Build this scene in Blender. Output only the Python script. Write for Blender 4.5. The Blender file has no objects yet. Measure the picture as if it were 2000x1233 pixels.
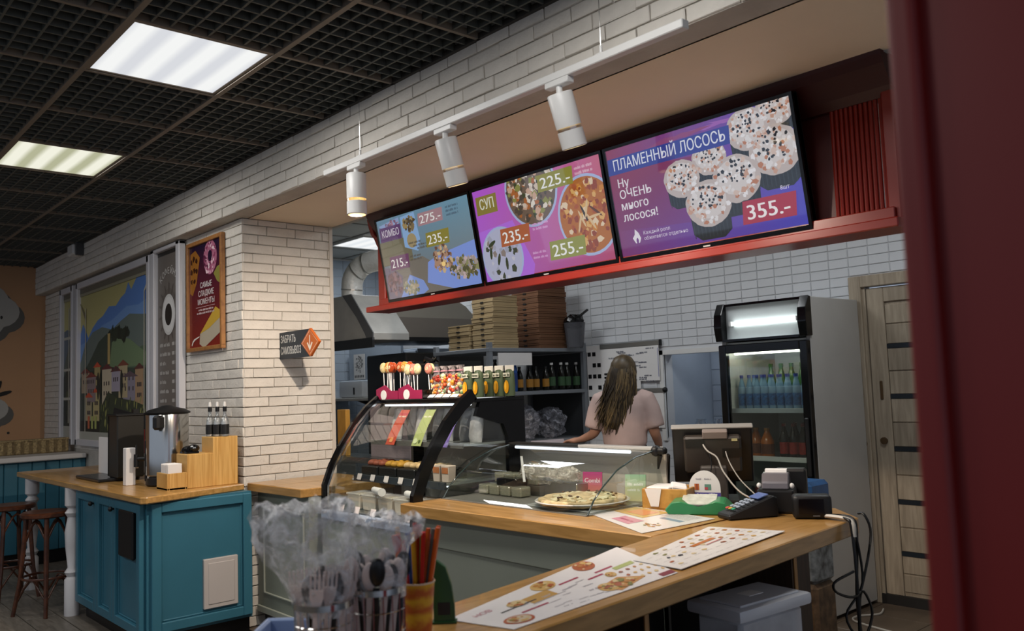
import bpy, bmesh, math, random
from mathutils import Vector, Matrix
rnd = random.Random(11)
scene = bpy.context.scene
COL = scene.collection
PI = math.pi

def lin(h):
    if not isinstance(h, str): return tuple(h)
    h = h.lstrip('#'); o = []
    for i in (0, 2, 4):
        c = int(h[i:i+2], 16)/255
        o.append(c/12.92 if c <= .04045 else ((c+.055)/1.055)**2.4)
    return tuple(o)

# ---------------------------------------------------------------- camera
YAW, PITCH, ROLL = math.radians(48.282), math.radians(4.743), math.radians(-2.0436)
fw = Vector((-math.sin(YAW)*math.cos(PITCH), math.cos(YAW)*math.cos(PITCH), math.sin(PITCH)))
rt = Vector((math.cos(YAW), math.sin(YAW), 0)); up = rt.cross(fw)
cr, sr = math.cos(ROLL), math.sin(ROLL)
RT = rt*cr+up*sr; UP = up*cr-rt*sr
cd = bpy.data.cameras.new('camera'); cam = bpy.data.objects.new('camera', cd); COL.objects.link(cam)
cam.matrix_world = Matrix(((RT.x, UP.x, -fw.x, 0), (RT.y, UP.y, -fw.y, 0), (RT.z, UP.z, -fw.z, 1.45), (0, 0, 0, 1)))
cd.sensor_width = 36; cd.lens = 1663.36/2000*36; cd.clip_start = .05
cd.dof.use_dof = True; cd.dof.focus_distance = 4.6; cd.dof.aperture_fstop = 4.0
scene.camera = cam
# ---------------------------------------------------------------- light
scene.view_settings.view_transform = 'Standard'
scene.view_settings.look = 'None'
scene.view_settings.exposure = 0.0
scene.view_settings.gamma = 1.0
scene.view_settings.use_curve_mapping = False
wd = bpy.data.worlds.new('daylight'); scene.world = wd; wd.use_nodes = True
wd.node_tree.nodes['Background'].inputs[0].default_value = (.62, .72, .9, 1)
wd.node_tree.nodes['Background'].inputs[1].default_value = .52
PANEL_W = 15.5          # watts given off by each dining ceiling panel
PANEL_KW = 12.0          # each kitchen ceiling panel
SPOT_W = 52.0           # each track spotlight
SCREEN = .8

# ---------------------------------------------------------------- materials
MATS = {}
def mat(name, color='#808080', rough=.5, metal=0., noise=0., nscale=6., bump=0., bscale=40., rand=0., emit=None, es=1., trans=0., alpha=1., ior=1.45, spec=.5, sss=0., coat=0.):
    if name in MATS: return MATS[name]
    m = bpy.data.materials.new(name); m.use_nodes = True; MATS[name] = m
    nt = m.node_tree; N = nt.nodes; L = nt.links; p = N['Principled BSDF']
    c = lin(color)
    p.inputs['Roughness'].default_value = rough; p.inputs['Metallic'].default_value = metal
    p.inputs['IOR'].default_value = ior; p.inputs['Specular IOR Level'].default_value = spec
    p.inputs['Transmission Weight'].default_value = trans; p.inputs['Alpha'].default_value = alpha
    p.inputs['Coat Weight'].default_value = coat
    tc = N.new('ShaderNodeTexCoord')
    nz = N.new('ShaderNodeTexNoise'); nz.inputs['Scale'].default_value = nscale; nz.inputs['Detail'].default_value = 5
    L.new(tc.outputs['Object'], nz.inputs['Vector'])
    rp = N.new('ShaderNodeValToRGB')
    a = max(noise, .02)
    rp.color_ramp.elements[0].position = .3; rp.color_ramp.elements[1].position = .7
    rp.color_ramp.elements[0].color = tuple(min(1, v*(1-a)) for v in c)+(1,)
    rp.color_ramp.elements[1].color = tuple(min(1, v*(1+a)) for v in c)+(1,)
    L.new(nz.outputs['Fac'], rp.inputs['Fac'])
    out = rp.outputs['Color']
    if rand:
        oi = N.new('ShaderNodeObjectInfo'); mr = N.new('ShaderNodeMapRange')
        mr.inputs['To Min'].default_value = 1-rand; mr.inputs['To Max'].default_value = 1+rand
        L.new(oi.outputs['Random'], mr.inputs['Value'])
        mx = N.new('ShaderNodeMix'); mx.data_type = 'RGBA'; mx.blend_type = 'MULTIPLY'; mx.inputs['Factor'].default_value = 1
        L.new(out, mx.inputs['A']); L.new(mr.outputs['Result'], mx.inputs['B']); out = mx.outputs['Result']
    L.new(out, p.inputs['Base Color'])
    if bump:
        bz = N.new('ShaderNodeTexNoise'); bz.inputs['Scale'].default_value = bscale; bz.inputs['Detail'].default_value = 4
        L.new(tc.outputs['Object'], bz.inputs['Vector'])
        bp = N.new('ShaderNodeBump'); bp.inputs['Strength'].default_value = bump; bp.inputs['Distance'].default_value = .01
        L.new(bz.outputs['Fac'], bp.inputs['Height']); L.new(bp.outputs['Normal'], p.inputs['Normal'])
    if emit:
        p.inputs['Emission Color'].default_value = lin(emit)+(1,); p.inputs['Emission Strength'].default_value = es
    return m

def wood(name, c1, c2, scale=(1, 1, 1), rough=.35, freq=9., coat=0.):
    """grain: noise stretched along the short-scale axis"""
    if name in MATS: return MATS[name]
    m = bpy.data.materials.new(name); m.use_nodes = True; MATS[name] = m
    nt = m.node_tree; N = nt.nodes; L = nt.links; p = N['Principled BSDF']
    p.inputs['Roughness'].default_value = rough; p.inputs['Coat Weight'].default_value = coat
    tc = N.new('ShaderNodeTexCoord'); mp = N.new('ShaderNodeMapping'); mp.inputs['Scale'].default_value = scale
    L.new(tc.outputs['Object'], mp.inputs['Vector'])
    n1 = N.new('ShaderNodeTexNoise'); n1.inputs['Scale'].default_value = freq; n1.inputs['Detail'].default_value = 6; n1.inputs['Distortion'].default_value = .6
    L.new(mp.outputs['Vector'], n1.inputs['Vector'])
    r = N.new('ShaderNodeValToRGB'); r.color_ramp.elements[0].position = .32; r.color_ramp.elements[1].position = .68
    r.color_ramp.elements[0].color = lin(c1)+(1,); r.color_ramp.elements[1].color = lin(c2)+(1,)
    L.new(n1.outputs['Fac'], r.inputs['Fac'])
    oi = N.new('ShaderNodeObjectInfo'); mr = N.new('ShaderNodeMapRange'); mr.inputs['To Min'].default_value = .88; mr.inputs['To Max'].default_value = 1.1
    L.new(oi.outputs['Random'], mr.inputs['Value'])
    mx = N.new('ShaderNodeMix'); mx.data_type = 'RGBA'; mx.blend_type = 'MULTIPLY'; mx.inputs['Factor'].default_value = 1
    L.new(r.outputs['Color'], mx.inputs['A']); L.new(mr.outputs['Result'], mx.inputs['B'])
    L.new(mx.outputs['Result'], p.inputs['Base Color'])
    bp = N.new('ShaderNodeBump'); bp.inputs['Strength'].default_value = .12; bp.inputs['Distance'].default_value = .004
    L.new(n1.outputs['Fac'], bp.inputs['Height']); L.new(bp.outputs['Normal'], p.inputs['Normal'])
    return m

def glass(name, tint='#ffffff', rough=.02, mixf=.10, fres=True):
    """thin clear pane: mostly see-through with real reflections"""
    if name in MATS: return MATS[name]
    m = bpy.data.materials.new(name); m.use_nodes = True; MATS[name] = m
    nt = m.node_tree; N = nt.nodes; L = nt.links
    N.remove(N['Principled BSDF']); o = N['Material Output']
    t = N.new('ShaderNodeBsdfTransparent'); t.inputs['Color'].default_value = lin(tint)+(1,)
    g = N.new('ShaderNodeBsdfGlossy'); g.inputs['Roughness'].default_value = rough; g.inputs['Color'].default_value = (.95, .97, 1, 1)
    lw = N.new('ShaderNodeFresnel'); lw.inputs['IOR'].default_value = 1.5
    ad = N.new('ShaderNodeMath'); ad.operation = 'MULTIPLY_ADD'; ad.inputs[1].default_value = 1.0; ad.inputs[2].default_value = mixf-.04
    ge = N.new('ShaderNodeNewGeometry'); io = N.new('ShaderNodeMapRange'); io.inputs['To Min'].default_value = 1.5; io.inputs['To Max'].default_value = 1/1.5
    L.new(ge.outputs['Backfacing'], io.inputs['Value']); L.new(io.outputs['Result'], lw.inputs['IOR'])   # same reflectance from both sides of a thin pane
    L.new(lw.outputs[0], ad.inputs[0]); ad.use_clamp = True
    mx = N.new('ShaderNodeMixShader'); L.new(ad.outputs[0], mx.inputs[0]); L.new(t.outputs[0], mx.inputs[1]); L.new(g.outputs[0], mx.inputs[2])
    L.new(mx.outputs[0], o.inputs[0])
    return m

def film(name, color='#e8e8ea', fac=.35, rough=.25):
    """thin crinkled plastic film"""
    if name in MATS: return MATS[name]
    m = bpy.data.materials.new(name); m.use_nodes = True; MATS[name] = m
    nt = m.node_tree; N = nt.nodes; L = nt.links; p = N['Principled BSDF']; o = N['Material Output']
    p.inputs['Base Color'].default_value = lin(color)+(1,); p.inputs['Roughness'].default_value = rough; p.inputs['Specular IOR Level'].default_value = .9
    t = N.new('ShaderNodeBsdfTransparent'); mx = N.new('ShaderNodeMixShader')
    tc = N.new('ShaderNodeTexCoord'); nz = N.new('ShaderNodeTexNoise'); nz.inputs['Scale'].default_value = 26; nz.inputs['Detail'].default_value = 5; nz.inputs['Distortion'].default_value = 1.2
    L.new(tc.outputs['Object'], nz.inputs['Vector'])
    mr = N.new('ShaderNodeMapRange'); mr.inputs['From Min'].default_value = .44; mr.inputs['From Max'].default_value = .68
    mr.inputs['To Min'].default_value = fac*.35; mr.inputs['To Max'].default_value = min(1, fac*2.6)
    L.new(nz.outputs['Fac'], mr.inputs['Value']); L.new(mr.outputs['Result'], mx.inputs[0])
    bp = N.new('ShaderNodeBump'); bp.inputs['Strength'].default_value = .9; bp.inputs['Distance'].default_value = .01
    L.new(nz.outputs['Fac'], bp.inputs['Height']); L.new(bp.outputs['Normal'], p.inputs['Normal'])
    L.new(t.outputs[0], mx.inputs[1]); L.new(p.outputs[0], mx.inputs[2]); L.new(mx.outputs[0], o.inputs[0])
    return m

def attr_mat(name, rough=.45, emit=0., coat=0.):
    """print: colours come from the printed polygons' colour attribute"""
    if name in MATS: return MATS[name]
    m = bpy.data.materials.new(name); m.use_nodes = True; MATS[name] = m
    nt = m.node_tree; N = nt.nodes; L = nt.links; p = N['Principled BSDF']
    a = N.new('ShaderNodeAttribute'); a.attribute_name = 'ink'
    p.inputs['Roughness'].default_value = rough; p.inputs['Coat Weight'].default_value = coat
    if emit:
        p.inputs['Base Color'].default_value = (.01, .01, .01, 1)
        L.new(a.outputs['Color'], p.inputs['Emission Color']); p.inputs['Emission Strength'].default_value = emit
    else:
        L.new(a.outputs['Color'], p.inputs['Base Color'])
    return m

# ---------------------------------------------------------------- mesh helpers
def basis(d):
    d = Vector(d).normalized(); a = Vector((0, 0, 1)) if abs(d.z) < .9 else Vector((1, 0, 0))
    u = d.cross(a).normalized(); return u, d.cross(u).normalized()

def flow(pts, n=5):
    """smooth curve through the points"""
    P_ = [Vector(p) for p in pts]; P_ = [P_[0]*2-P_[1]]+P_+[P_[-1]*2-P_[-2]]; out = []
    for i in range(1, len(P_)-2):
        a, b, c, d = P_[i-1:i+3]
        for k in range(n):
            t = k/n; out.append(.5*((2*b)+(c-a)*t+(2*a-5*b+4*c-d)*t*t+(3*b-a-3*c+d)*t*t*t))
    return out+[P_[-2]]
class B:
    def __init__(s): s.bm = bmesh.new()
    def _bev(s, vs, bev, seg=1):
        if bev > 0:
            es = {e for v in vs for e in v.link_edges}
            bmesh.ops.bevel(s.bm, geom=list(es), offset=bev, segments=seg, affect='EDGES', profile=.6, clamp_overlap=True)
        return s
    def box(s, x0, y0, z0, x1, y1, z1, bev=0, seg=1):
        M = Matrix.Translation(((x0+x1)/2, (y0+y1)/2, (z0+z1)/2)) @ Matrix.Diagonal((abs(x1-x0), abs(y1-y0), abs(z1-z0), 1))
        r = bmesh.ops.create_cube(s.bm, size=1, matrix=M); return s._bev(r['verts'], bev, seg)
    def obox(s, c, size, rot=(0, 0, 0), bev=0, seg=1):
        from mathutils import Euler
        M = Matrix.Translation(c) @ Euler(rot).to_matrix().to_4x4() @ Matrix.Diagonal((*size, 1))
        r = bmesh.ops.create_cube(s.bm, size=1, matrix=M); return s._bev(r['verts'], bev, seg)
    def beam(s, p0, p1, w, h, bev=0):
        p0, p1 = Vector(p0), Vector(p1); d = p1-p0; z = d.normalized(); a = Vector((0, 0, 1)) if abs(z.z) < .95 else Vector((0, 1, 0))
        x = a.cross(z).normalized(); y = z.cross(x); c = (p0+p1)/2
        M = Matrix(((x.x*w, y.x*h, d.x, c.x), (x.y*w, y.y*h, d.y, c.y), (x.z*w, y.z*h, d.z, c.z), (0, 0, 0, 1)))
        r = bmesh.ops.create_cube(s.bm, size=1, matrix=M); return s._bev(r['verts'], bev)
    def cyl(s, p0, p1, r0, r1=None, seg=16, caps=True):
        return s.loft([(p0, r0), (p1, r0 if r1 is None else r1)], seg, caps)
    def loft(s, pr, seg=12, caps=True, up=None):
        """pr: list of (point, radius or (ru, rv))"""
        pts = [Vector(p) for p, _ in pr]; rings = []
        u = None
        for i, (p, r) in enumerate(pr):
            p = Vector(p)
            t = (pts[min(i+1, len(pts)-1)]-pts[max(i-1, 0)])
            if t.length < 1e-9: t = Vector((0, 0, 1))
            t.normalize()
            if u is None:
                if up is not None:
                    u = Vector(up) - t*Vector(up).dot(t); u.normalize()
                else: u, _ = basis(t)
            else:
                u = (u-t*u.dot(t)); u.normalize()
            v = t.cross(u)
            ru, rv = r if isinstance(r, (tuple, list)) else (r, r)
            rings.append([s.bm.verts.new(p+u*ru*math.cos(2*PI*k/seg)+v*rv*math.sin(2*PI*k/seg)) for k in range(seg)])
        for a, b in zip(rings, rings[1:]):
            for k in range(seg): s.bm.faces.new((a[k], a[(k+1) % seg], b[(k+1) % seg], b[k]))
        if caps:
            s.bm.faces.new(rings[0][::-1]); s.bm.faces.new(rings[-1])
        return s
    def tube(s, pts, r, seg=8, closed=False):
        if closed:
            n = len(pts); c = sum((Vector(p) for p in pts), Vector())/n; rings = []
            for i in range(n):
                t = (Vector(pts[(i+1) % n])-Vector(pts[i-1])).normalized(); o = Vector(pts[i])-c; o = (o-t*o.dot(t)).normalized(); v = t.cross(o)
                rings.append([s.bm.verts.new(Vector(pts[i])+o*r*math.cos(2*PI*k/seg)+v*r*math.sin(2*PI*k/seg)) for k in range(seg)])
            for i in range(n):
                a, b = rings[i], rings[(i+1) % n]
                for k in range(seg): s.bm.faces.new((a[k], a[(k+1) % seg], b[(k+1) % seg], b[k]))
            return s
        rr = r if isinstance(r, (list, tuple)) else [r]*len(pts)
        return s.loft(list(zip(pts, rr)), seg)
    def lathe(s, prof, c=(0, 0, 0), seg=20, closed=True):
        c = Vector(c); rings = []
        for r, z in prof:
            if r < 1e-5: rings.append([s.bm.verts.new(c+Vector((0, 0, z)))])
            else: rings.append([s.bm.verts.new(c+Vector((r*math.cos(2*PI*k/seg), r*math.sin(2*PI*k/seg), z))) for k in range(seg)])
        for a, b in zip(rings, rings[1:]):
            for k in range(seg):
                k2 = (k+1) % seg
                if len(a) == 1 and len(b) == 1: continue
                if len(a) == 1: s.bm.faces.new((a[0], b[k2], b[k]))
                elif len(b) == 1: s.bm.faces.new((a[k], a[k2], b[0]))
                else: s.bm.faces.new((a[k], a[k2], b[k2], b[k]))
        if closed:
            if len(rings[0]) > 1: s.bm.faces.new(rings[0][::-1])
            if len(rings[-1]) > 1: s.bm.faces.new(rings[-1])
        return s
    def prism(s, poly, ax, lo, hi, bev=0):
        """poly: 2D points; ax: axis of extrusion 'x' (poly = y,z), 'y' (poly = x,z), 'z' (poly = x,y)"""
        f = {'x': lambda a, b, t: (t, a, b), 'y': lambda a, b, t: (a, t, b), 'z': lambda a, b, t: (a, b, t)}[ax]
        A = [s.bm.verts.new(f(a, b, lo)) for a, b in poly]; Bv = [s.bm.verts.new(f(a, b, hi)) for a, b in poly]
        n = len(poly)
        for i in range(n): s.bm.faces.new((A[i], A[(i+1) % n], Bv[(i+1) % n], Bv[i]))
        s.bm.faces.new(A[::-1]); s.bm.faces.new(Bv)
        if bev: s._bev(A+Bv, bev)
        return s
    def sph(s, c, r, u=12, v=8):
        r = r if isinstance(r, (tuple, list)) else (r, r, r)
        bmesh.ops.create_uvsphere(s.bm, u_segments=u, v_segments=v, radius=1, matrix=Matrix.Translation(c) @ Matrix.Diagonal((*r, 1))); return s
    def ico(s, c, r, sub=1):
        r = r if isinstance(r, (tuple, list)) else (r, r, r)
        bmesh.ops.create_icosphere(s.bm, subdivisions=sub, radius=1, matrix=Matrix.Translation(c) @ Matrix.Diagonal((*r, 1))); return s
    def face(s, pts):
        s.bm.faces.new([s.bm.verts.new(p) for p in pts]); return s
    def strip(s, A, Bp):
        a = [s.bm.verts.new(p) for p in A]; b = [s.bm.verts.new(p) for p in Bp]
        for i in range(len(a)-1): s.bm.faces.new((a[i], a[i+1], b[i+1], b[i]))
        return s
    def jitter(s, j):
        for v in s.bm.verts: v.co += Vector((rnd.uniform(-j, j), rnd.uniform(-j, j), rnd.uniform(-j, j)))
        return s
    def xf(s, M):
        bmesh.ops.transform(s.bm, matrix=M, verts=s.bm.verts); return s
    def mesh(s, name, m=None, smooth=None):
        bmesh.ops.recalc_face_normals(s.bm, faces=s.bm.faces)
        me = bpy.data.meshes.new(name); s.bm.to_mesh(me); s.bm.free()
        if smooth is not None:
            for p in me.polygons: p.use_smooth = True
            me.set_sharp_from_angle(angle=math.radians(smooth))
        if m: me.materials.append(m)
        return me

def put(name, me, parent=None, loc=None, rot=None, scale=None):
    o = bpy.data.objects.new(name, me); COL.objects.link(o)
    if parent: o.parent = parent
    if loc: o.location = loc
    if rot: o.rotation_euler = rot
    if scale: o.scale = scale
    return o
def part(name, b, m, parent=None, smooth=None, label=None, loc=None, rot=None):
    o = put(name, b.mesh(name, m, smooth), parent, loc, rot)
    if label: o['label'] = label
    return o
def tag(o, label, cat, group=None):
    o['label'] = label; o['category'] = cat
    if group: o['group'] = group
    return o
def struct(name, b, m, smooth=None, label=None):
    o = part(name, b, m, None, smooth); o['kind'] = 'structure'
    if label: o['label'] = label
    return o
def thing(name, label, cat, loc=(0, 0, 0), rz=0, group=None):
    o = bpy.data.objects.new(name, None); COL.objects.link(o); o.empty_display_size = .05
    o.location = loc; o.rotation_euler = (0, 0, rz); return tag(o, label, cat, group)
def solo(name, b, m, label, cat, loc=None, rot=None, group=None, smooth=None):
    return tag(part(name, b, m, None, smooth, None, loc, rot), label, cat, group)
def dup(root, loc=None, rz=None, label=None, parent=None):
    c = root.copy(); COL.objects.link(c)
    if parent: c.parent = parent
    if loc: c.location = loc
    if rz is not None: c.rotation_euler = (0, 0, rz)
    if label: c['label'] = label
    for ch in root.children: dup(ch, parent=c)
    return c

# ---------------------------------------------------------------- flat print
_tx = {}
def text_tris(t, bold=0.):
    k = (t, bold)
    if k not in _tx:
        cu = bpy.data.curves.new('lettering', 'FONT'); cu.body = t; cu.size = 1; cu.offset = bold; cu.resolution_u = 3; cu.fill_mode = 'FRONT'
        ob = bpy.data.objects.new('lettering', cu); COL.objects.link(ob)
        dg = bpy.context.evaluated_depsgraph_get(); dg.update(); ev = ob.evaluated_get(dg); me = ev.to_mesh()
        vs = [(v.co.x, v.co.y) for v in me.vertices]; fs = [tuple(p.vertices) for p in me.polygons]
        ev.to_mesh_clear(); bpy.data.objects.remove(ob); bpy.data.curves.remove(cu)
        _tx[k] = (vs, fs)
    return _tx[k]

class Print:
    def __init__(s, clip=None): s.V = []; s.F = []; s.C = []; s.clip = clip
    def cut(s, pts):
        x0, y0, x1, y1 = s.clip
        for ax, lim, sg in ((0, x0, 1), (0, x1, -1), (1, y0, 1), (1, y1, -1)):
            out = []
            for i in range(len(pts)):
                a, b = pts[i-1], pts[i]; ia, ib = (a[ax]-lim)*sg >= 0, (b[ax]-lim)*sg >= 0
                if ia != ib:
                    t = (lim-a[ax])/(b[ax]-a[ax]); out.append((a[0]+(b[0]-a[0])*t, a[1]+(b[1]-a[1])*t))
                if ib: out.append(b)
            pts = out
            if len(pts) < 3: return []
        return pts
    def poly(s, pts, c, l=1, cols=None):
        if s.clip and not cols:
            pts = s.cut(list(pts))
            if len(pts) < 3: return s
        n = len(s.V); d = l*.0006+rnd.random()*.0002
        s.V += [(a, b, d) for a, b in pts]; s.F.append(tuple(range(n, n+len(pts))))
        s.C.append([lin(q) for q in cols] if cols else [lin(c)]*len(pts)); return s
    def rect(s, x0, y0, x1, y1, c, l=1, skew=0, cols=None):
        return s.poly([(x0, y0), (x1, y0), (x1+skew, y1), (x0+skew, y1)], c, l, cols)
    def ell(s, x, y, rx, ry, c, l=1, n=20, rot=0, a0=0, a1=2*PI):
        ca, sa = math.cos(rot), math.sin(rot); P = []
        m = n if a1-a0 >= 2*PI-.01 else n+1
        for k in range(m):
            a = a0+(a1-a0)*k/n; u, v = rx*math.cos(a), ry*math.sin(a); P.append((x+u*ca-v*sa, y+u*sa+v*ca))
        return s.poly(P, c, l)
    def blob(s, x, y, r, c, l=1, n=7, j=.35, sy=1):
        return s.poly([(x+r*(1+rnd.uniform(-j, j))*math.cos(2*PI*k/n), y+sy*r*(1+rnd.uniform(-j, j))*math.sin(2*PI*k/n)) for k in range(n)], c, l)
    def speck(s, x, y, rx, ry, n, cols, r, l=2, sy=1):
        for _ in range(n):
            a = rnd.uniform(0, 2*PI); q = math.sqrt(rnd.random())
            s.blob(x+rx*q*math.cos(a), y+ry*q*math.sin(a), r*rnd.uniform(.6, 1.3), rnd.choice(cols), l, 5, .4, sy)
        return s
    def text(s, t, x, y, h, c, l=3, align='l', bold=0., rot=0, w=None, sx=1):
        vs, fs = text_tris(t, 0.)
        if not vs: return s
        x0 = min(v[0] for v in vs); x1 = max(v[0] for v in vs)
        k = h/.73
        if w: sx = w/((x1-x0)*k)
        off = {'l': -x0, 'c': -(x0+x1)/2, 'r': -x1}[align]
        ca, sa = math.cos(rot), math.sin(rot); d = l*.0006; n = len(s.V); cc = lin(c)
        for q in ((-1, 0, 1) if bold else (0,)):      # heavier weight: strokes laid side by side
            n = len(s.V); e = q*min(bold, .008)*3.2*h
            for a, b in vs:
                u, v = (a+off)*k*sx+e, b*k; s.V.append((x+u*ca-v*sa, y+u*sa+v*ca, d+.00004*q))
            for f in fs: s.F.append(tuple(n+i for i in f)); s.C.append([cc]*len(f))
        return s
    def scrawl(s, x, y, w, h, c, l=3):
        """a line of print too small to read: runs of letter-sized marks"""
        q = x
        while q < x+w:
            for _ in range(rnd.randint(3, 8)):
                if q >= x+w: break
                a = h*rnd.uniform(.35, .6); s.rect(q, y, q+a*.75, y+h*rnd.uniform(.65, 1), c, l); q += a
            q += h*.5
        return s
    def build(s, name, m, parent, O, U, V, N=None, label=None):
        O, U, V = Vector(O), Vector(U).normalized(), Vector(V).normalized(); N = Vector(N).normalized() if N else U.cross(V)
        me = bpy.data.meshes.new(name); me.from_pydata([tuple(O+U*a+V*b+N*d) for a, b, d in s.V], [], s.F)
        at = me.color_attributes.new('ink', 'FLOAT_COLOR', 'CORNER'); i = 0
        for p, cs in zip(me.polygons, s.C):
            for j in range(p.loop_total): at.data[p.loop_start+j].color = (*cs[j % len(cs)], 1)
        me.materials.append(m); me.update()
        return part_me(name, me, parent, label)
def part_me(name, me, parent, label=None):
    o = put(name, me, parent)
    if label: o['label'] = label
    return o

# common materials
brick_m = mat('whitewashed brick', '#d6d0c6', .62, noise=.08, nscale=9, bump=.35, bscale=55, rand=.05)
mortar_m = mat('painted mortar', '#bdb7ad', .8, noise=.1, bump=.4, bscale=60)
soffit_m = mat('beige soffit paint', '#eedcc2', .7, noise=.04, nscale=2, bump=.05)
tile_m = mat('white glazed tile', '#d3d5d8', .16, noise=.02, rand=.03)
grout_m = mat('grout', '#cbccce', .8)
teal_m = mat('teal lacquer', '#34697c', .38, noise=.05, nscale=3, bump=.03)
olive_m = mat('grey green lacquer', '#7c8176', .5, noise=.04, nscale=3)
black_m = mat('matt black', '#0c0c0d', .45)
gloss_black_m = mat('gloss black', '#08080a', .15)
dark_m = mat('dark interior', '#141312', .8)
white_m = mat('white plastic', '#dcdbd8', .35)
paper_m = mat('white paper', '#e4e1de', .7)
steel_m = mat('brushed steel', '#b9b9b6', .3, metal=1., noise=.08, nscale=30, bump=.03, bscale=200)
chrome_m = mat('chrome wire', '#c9c9c9', .15, metal=1.)
grey_metal_m = mat('grey powder coat', '#7b8086', .45, noise=.04)
worktop_m = wood('oak worktop', '#9c743c', '#bd9054', (14, 1.2, 14), .28, 3.2, coat=.25)
worktop_y_m = wood('oak worktop across', '#9c743c', '#bd9054', (1.2, 14, 14), .28, 3.2, coat=.25)
bamboo_m = wood('bamboo board', '#b98a45', '#d6ab66', (1.5, 34, 1.5), .4, 2.2)
pane_m = glass('clear glass', '#eef3f2', .02, .10)
print_m = attr_mat('printed paper', .5)
gloss_print_m = attr_mat('laminated print', .22)
wall_print_m = attr_mat('wall paint', .75)
screen_m = attr_mat('lit screen', .12, emit=SCREEN)
red_m = mat('red lacquer', '#7c1b0d', .32, noise=.06, nscale=4)
# ================================================================ SETTING
ZC, ZB, YB, YW = 2.905, 2.605, 2.25, 2.35
XE, XK, YT = -10.22, -8.25, 5.4
# ---- floor
floor_m = wood('grey wood floor', '#5f584f', '#7b7369', (2.2, 16, 8), .45, 3)
ktile_m = mat('brown floor tile', '#5a4d40', .4, noise=.15, nscale=5, rand=.06)
fl = struct('floor', B().box(XE-.1, -4, -.08, 3, 6, -.012), mat('floor joint', '#35302b', .8), label='grey wood-look planks in the dining area, brown tiles in the kitchen')
pl = B().box(-.598, -.097, -.012, .598, .097, 0, .0015).mesh('plank', floor_m)
for j in range(12):
    for i in range(4):
        x = -9.6+i*1.2+(.6 if j % 2 else 0)+.1*(j % 3); y = .2+.1+j*.2
        if y < 2.3: put('plank', pl, fl, (x, y, 0))
part('plank_field', B().box(XE, -4, -.012, 3, .2, -.002).box(-4.7, .2, -.012, 3, 2.34, -.002).box(XE, .2, -.012, -9.9, 2.34, -.002), floor_m, fl)
kt = B().box(-.198, -.198, -.012, .198, .198, 0, .002).mesh('floor_tile', ktile_m)
for i in range(7):
    for j in range(8): put('floor_tile', kt, fl, (-3.4+i*.4+.2, 2.5+j*.4-.0, 0))
part('kitchen_floor_field', B().box(-8.3, 2.35, -.012, -3.6, 5.5, -.002), ktile_m, fl)

# ---- bricks
BW, BH = .205, .0625
brick_v = []
for k in range(4):
    brick_v.append(B().box(-BW/2+.0022, -.011, -BH/2+.0028, BW/2-.0022, .002, BH/2-.0028, .003).jitter(.0012).mesh('brick', brick_m))
def bricks(parent, u0, u1, z0, z1, place, rz, skip=None, n0=0, limit=300):
    cnt = 0; r = 0; z = z0
    while z < z1-.01:
        h = min(BH, z1-z); u = u0-(BW*.5 if r % 2 else 0)-(BW*.2 if r % 3 == 1 else 0)
        while u < u1-.01:
            a, b = max(u, u0), min(u+BW, u1); u += BW
            if b-a < .02: continue
            c = (a+b)/2
            if skip and skip(a, b, z, z+h): continue
            o = put('brick', rnd.choice(brick_v), parent, place(c, z+h/2), (0, 0, rz), ((b-a)/BW, rnd.uniform(.7, 1.25), h/BH)); cnt += 1
        z += BH; r += 1
    return cnt
# beam over the counter opening
bm_ = struct('wall_header', B().box(XE, YB, ZB, -.35, YB+.14, ZC+.4), mortar_m, label='white brick header beam running above the counter')
bricks(bm_, XE, -.4, ZB, ZC+.02, lambda u, z: (u, YB, z), 0)
# wall with posters
wl = struct('wall_left', B().box(XE, YW, 0, -5.245, YW+.2, ZB), mortar_m, label='white brick wall with posters')
def skipw(a, b, z0, z1):
    return z1 < .86 or (a > -9.47 and b < -6.24 and z0 > 1.1) or (a > -6.1 and b < -5.5 and z0 > 1.78 and z1 < 2.54) or (a > -9.4 and b < -6.9 and z1 < 1.05)
bricks(wl, XE, -5.23, 0, ZB-.003, lambda u, z: (u, YW, z), 0, skipw)
# pillar
pil = struct('wall_pillar', B().box(-5.9, YW+.01, 0, -5.245, 2.985, ZB), mortar_m, label='white brick pillar beside the glass showcase')
bricks(pil, YW, 2.99, 0, ZB-.003, lambda u, z: (-5.243, u, z), PI/2)
part('corner_bead', B().box(-5.25, 2.975, .9, -5.225, 3.0, ZB), mat('painted bead', '#c9c0b4', .6), pil)
# soffit over the counter
so = struct('ceiling_soffit', B().box(-5.9, YB+.13, ZB, -.3, 3.02, ZB+.05), soffit_m, label='beige plaster soffit above the counter')
# end wall
we = struct('wall_end', B().box(XE-.1, -4, 0, XE, YW+.2, ZC+.4), mat('peach wall paint', '#b58c68', .75, noise=.05, nscale=2), label='peach wall painted with clouds')
P = Print()
def cloud(x, y, w, h, l=2):
    for dx, dy, r in ((-.4, -.1, .3), (-.2, .12, .34), (.08, .2, .36), (.3, .0, .3), (0, -.15, .4)):
        P.ell(x+dx*w+.05, y+dy*h-.06, r*w, r*h*1.1, '#5f5d59', l, 18)
    for dx, dy, r in ((-.4, -.1, .3), (-.2, .12, .34), (.08, .2, .36), (.3, .0, .3), (0, -.15, .4)):
        P.ell(x+dx*w, y+dy*h, r*w, r*h*1.1, '#a8a6a1', l+1, 18)
cloud(1.72, 2.42, .62, .5)
for dx in (-.05, .06): P.ell(1.84+dx*1.4, 2.36, .012, .02, '#2c2a28', 5, 8)
P.poly([(1.2, .96), (1.72, .96), (1.74, 1.6), (1.68, 1.95), (1.5, 2.05), (1.2, 2.0)], '#857a75', 1)
cloud(1.7, 1.4, .5, .36, 2)
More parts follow.
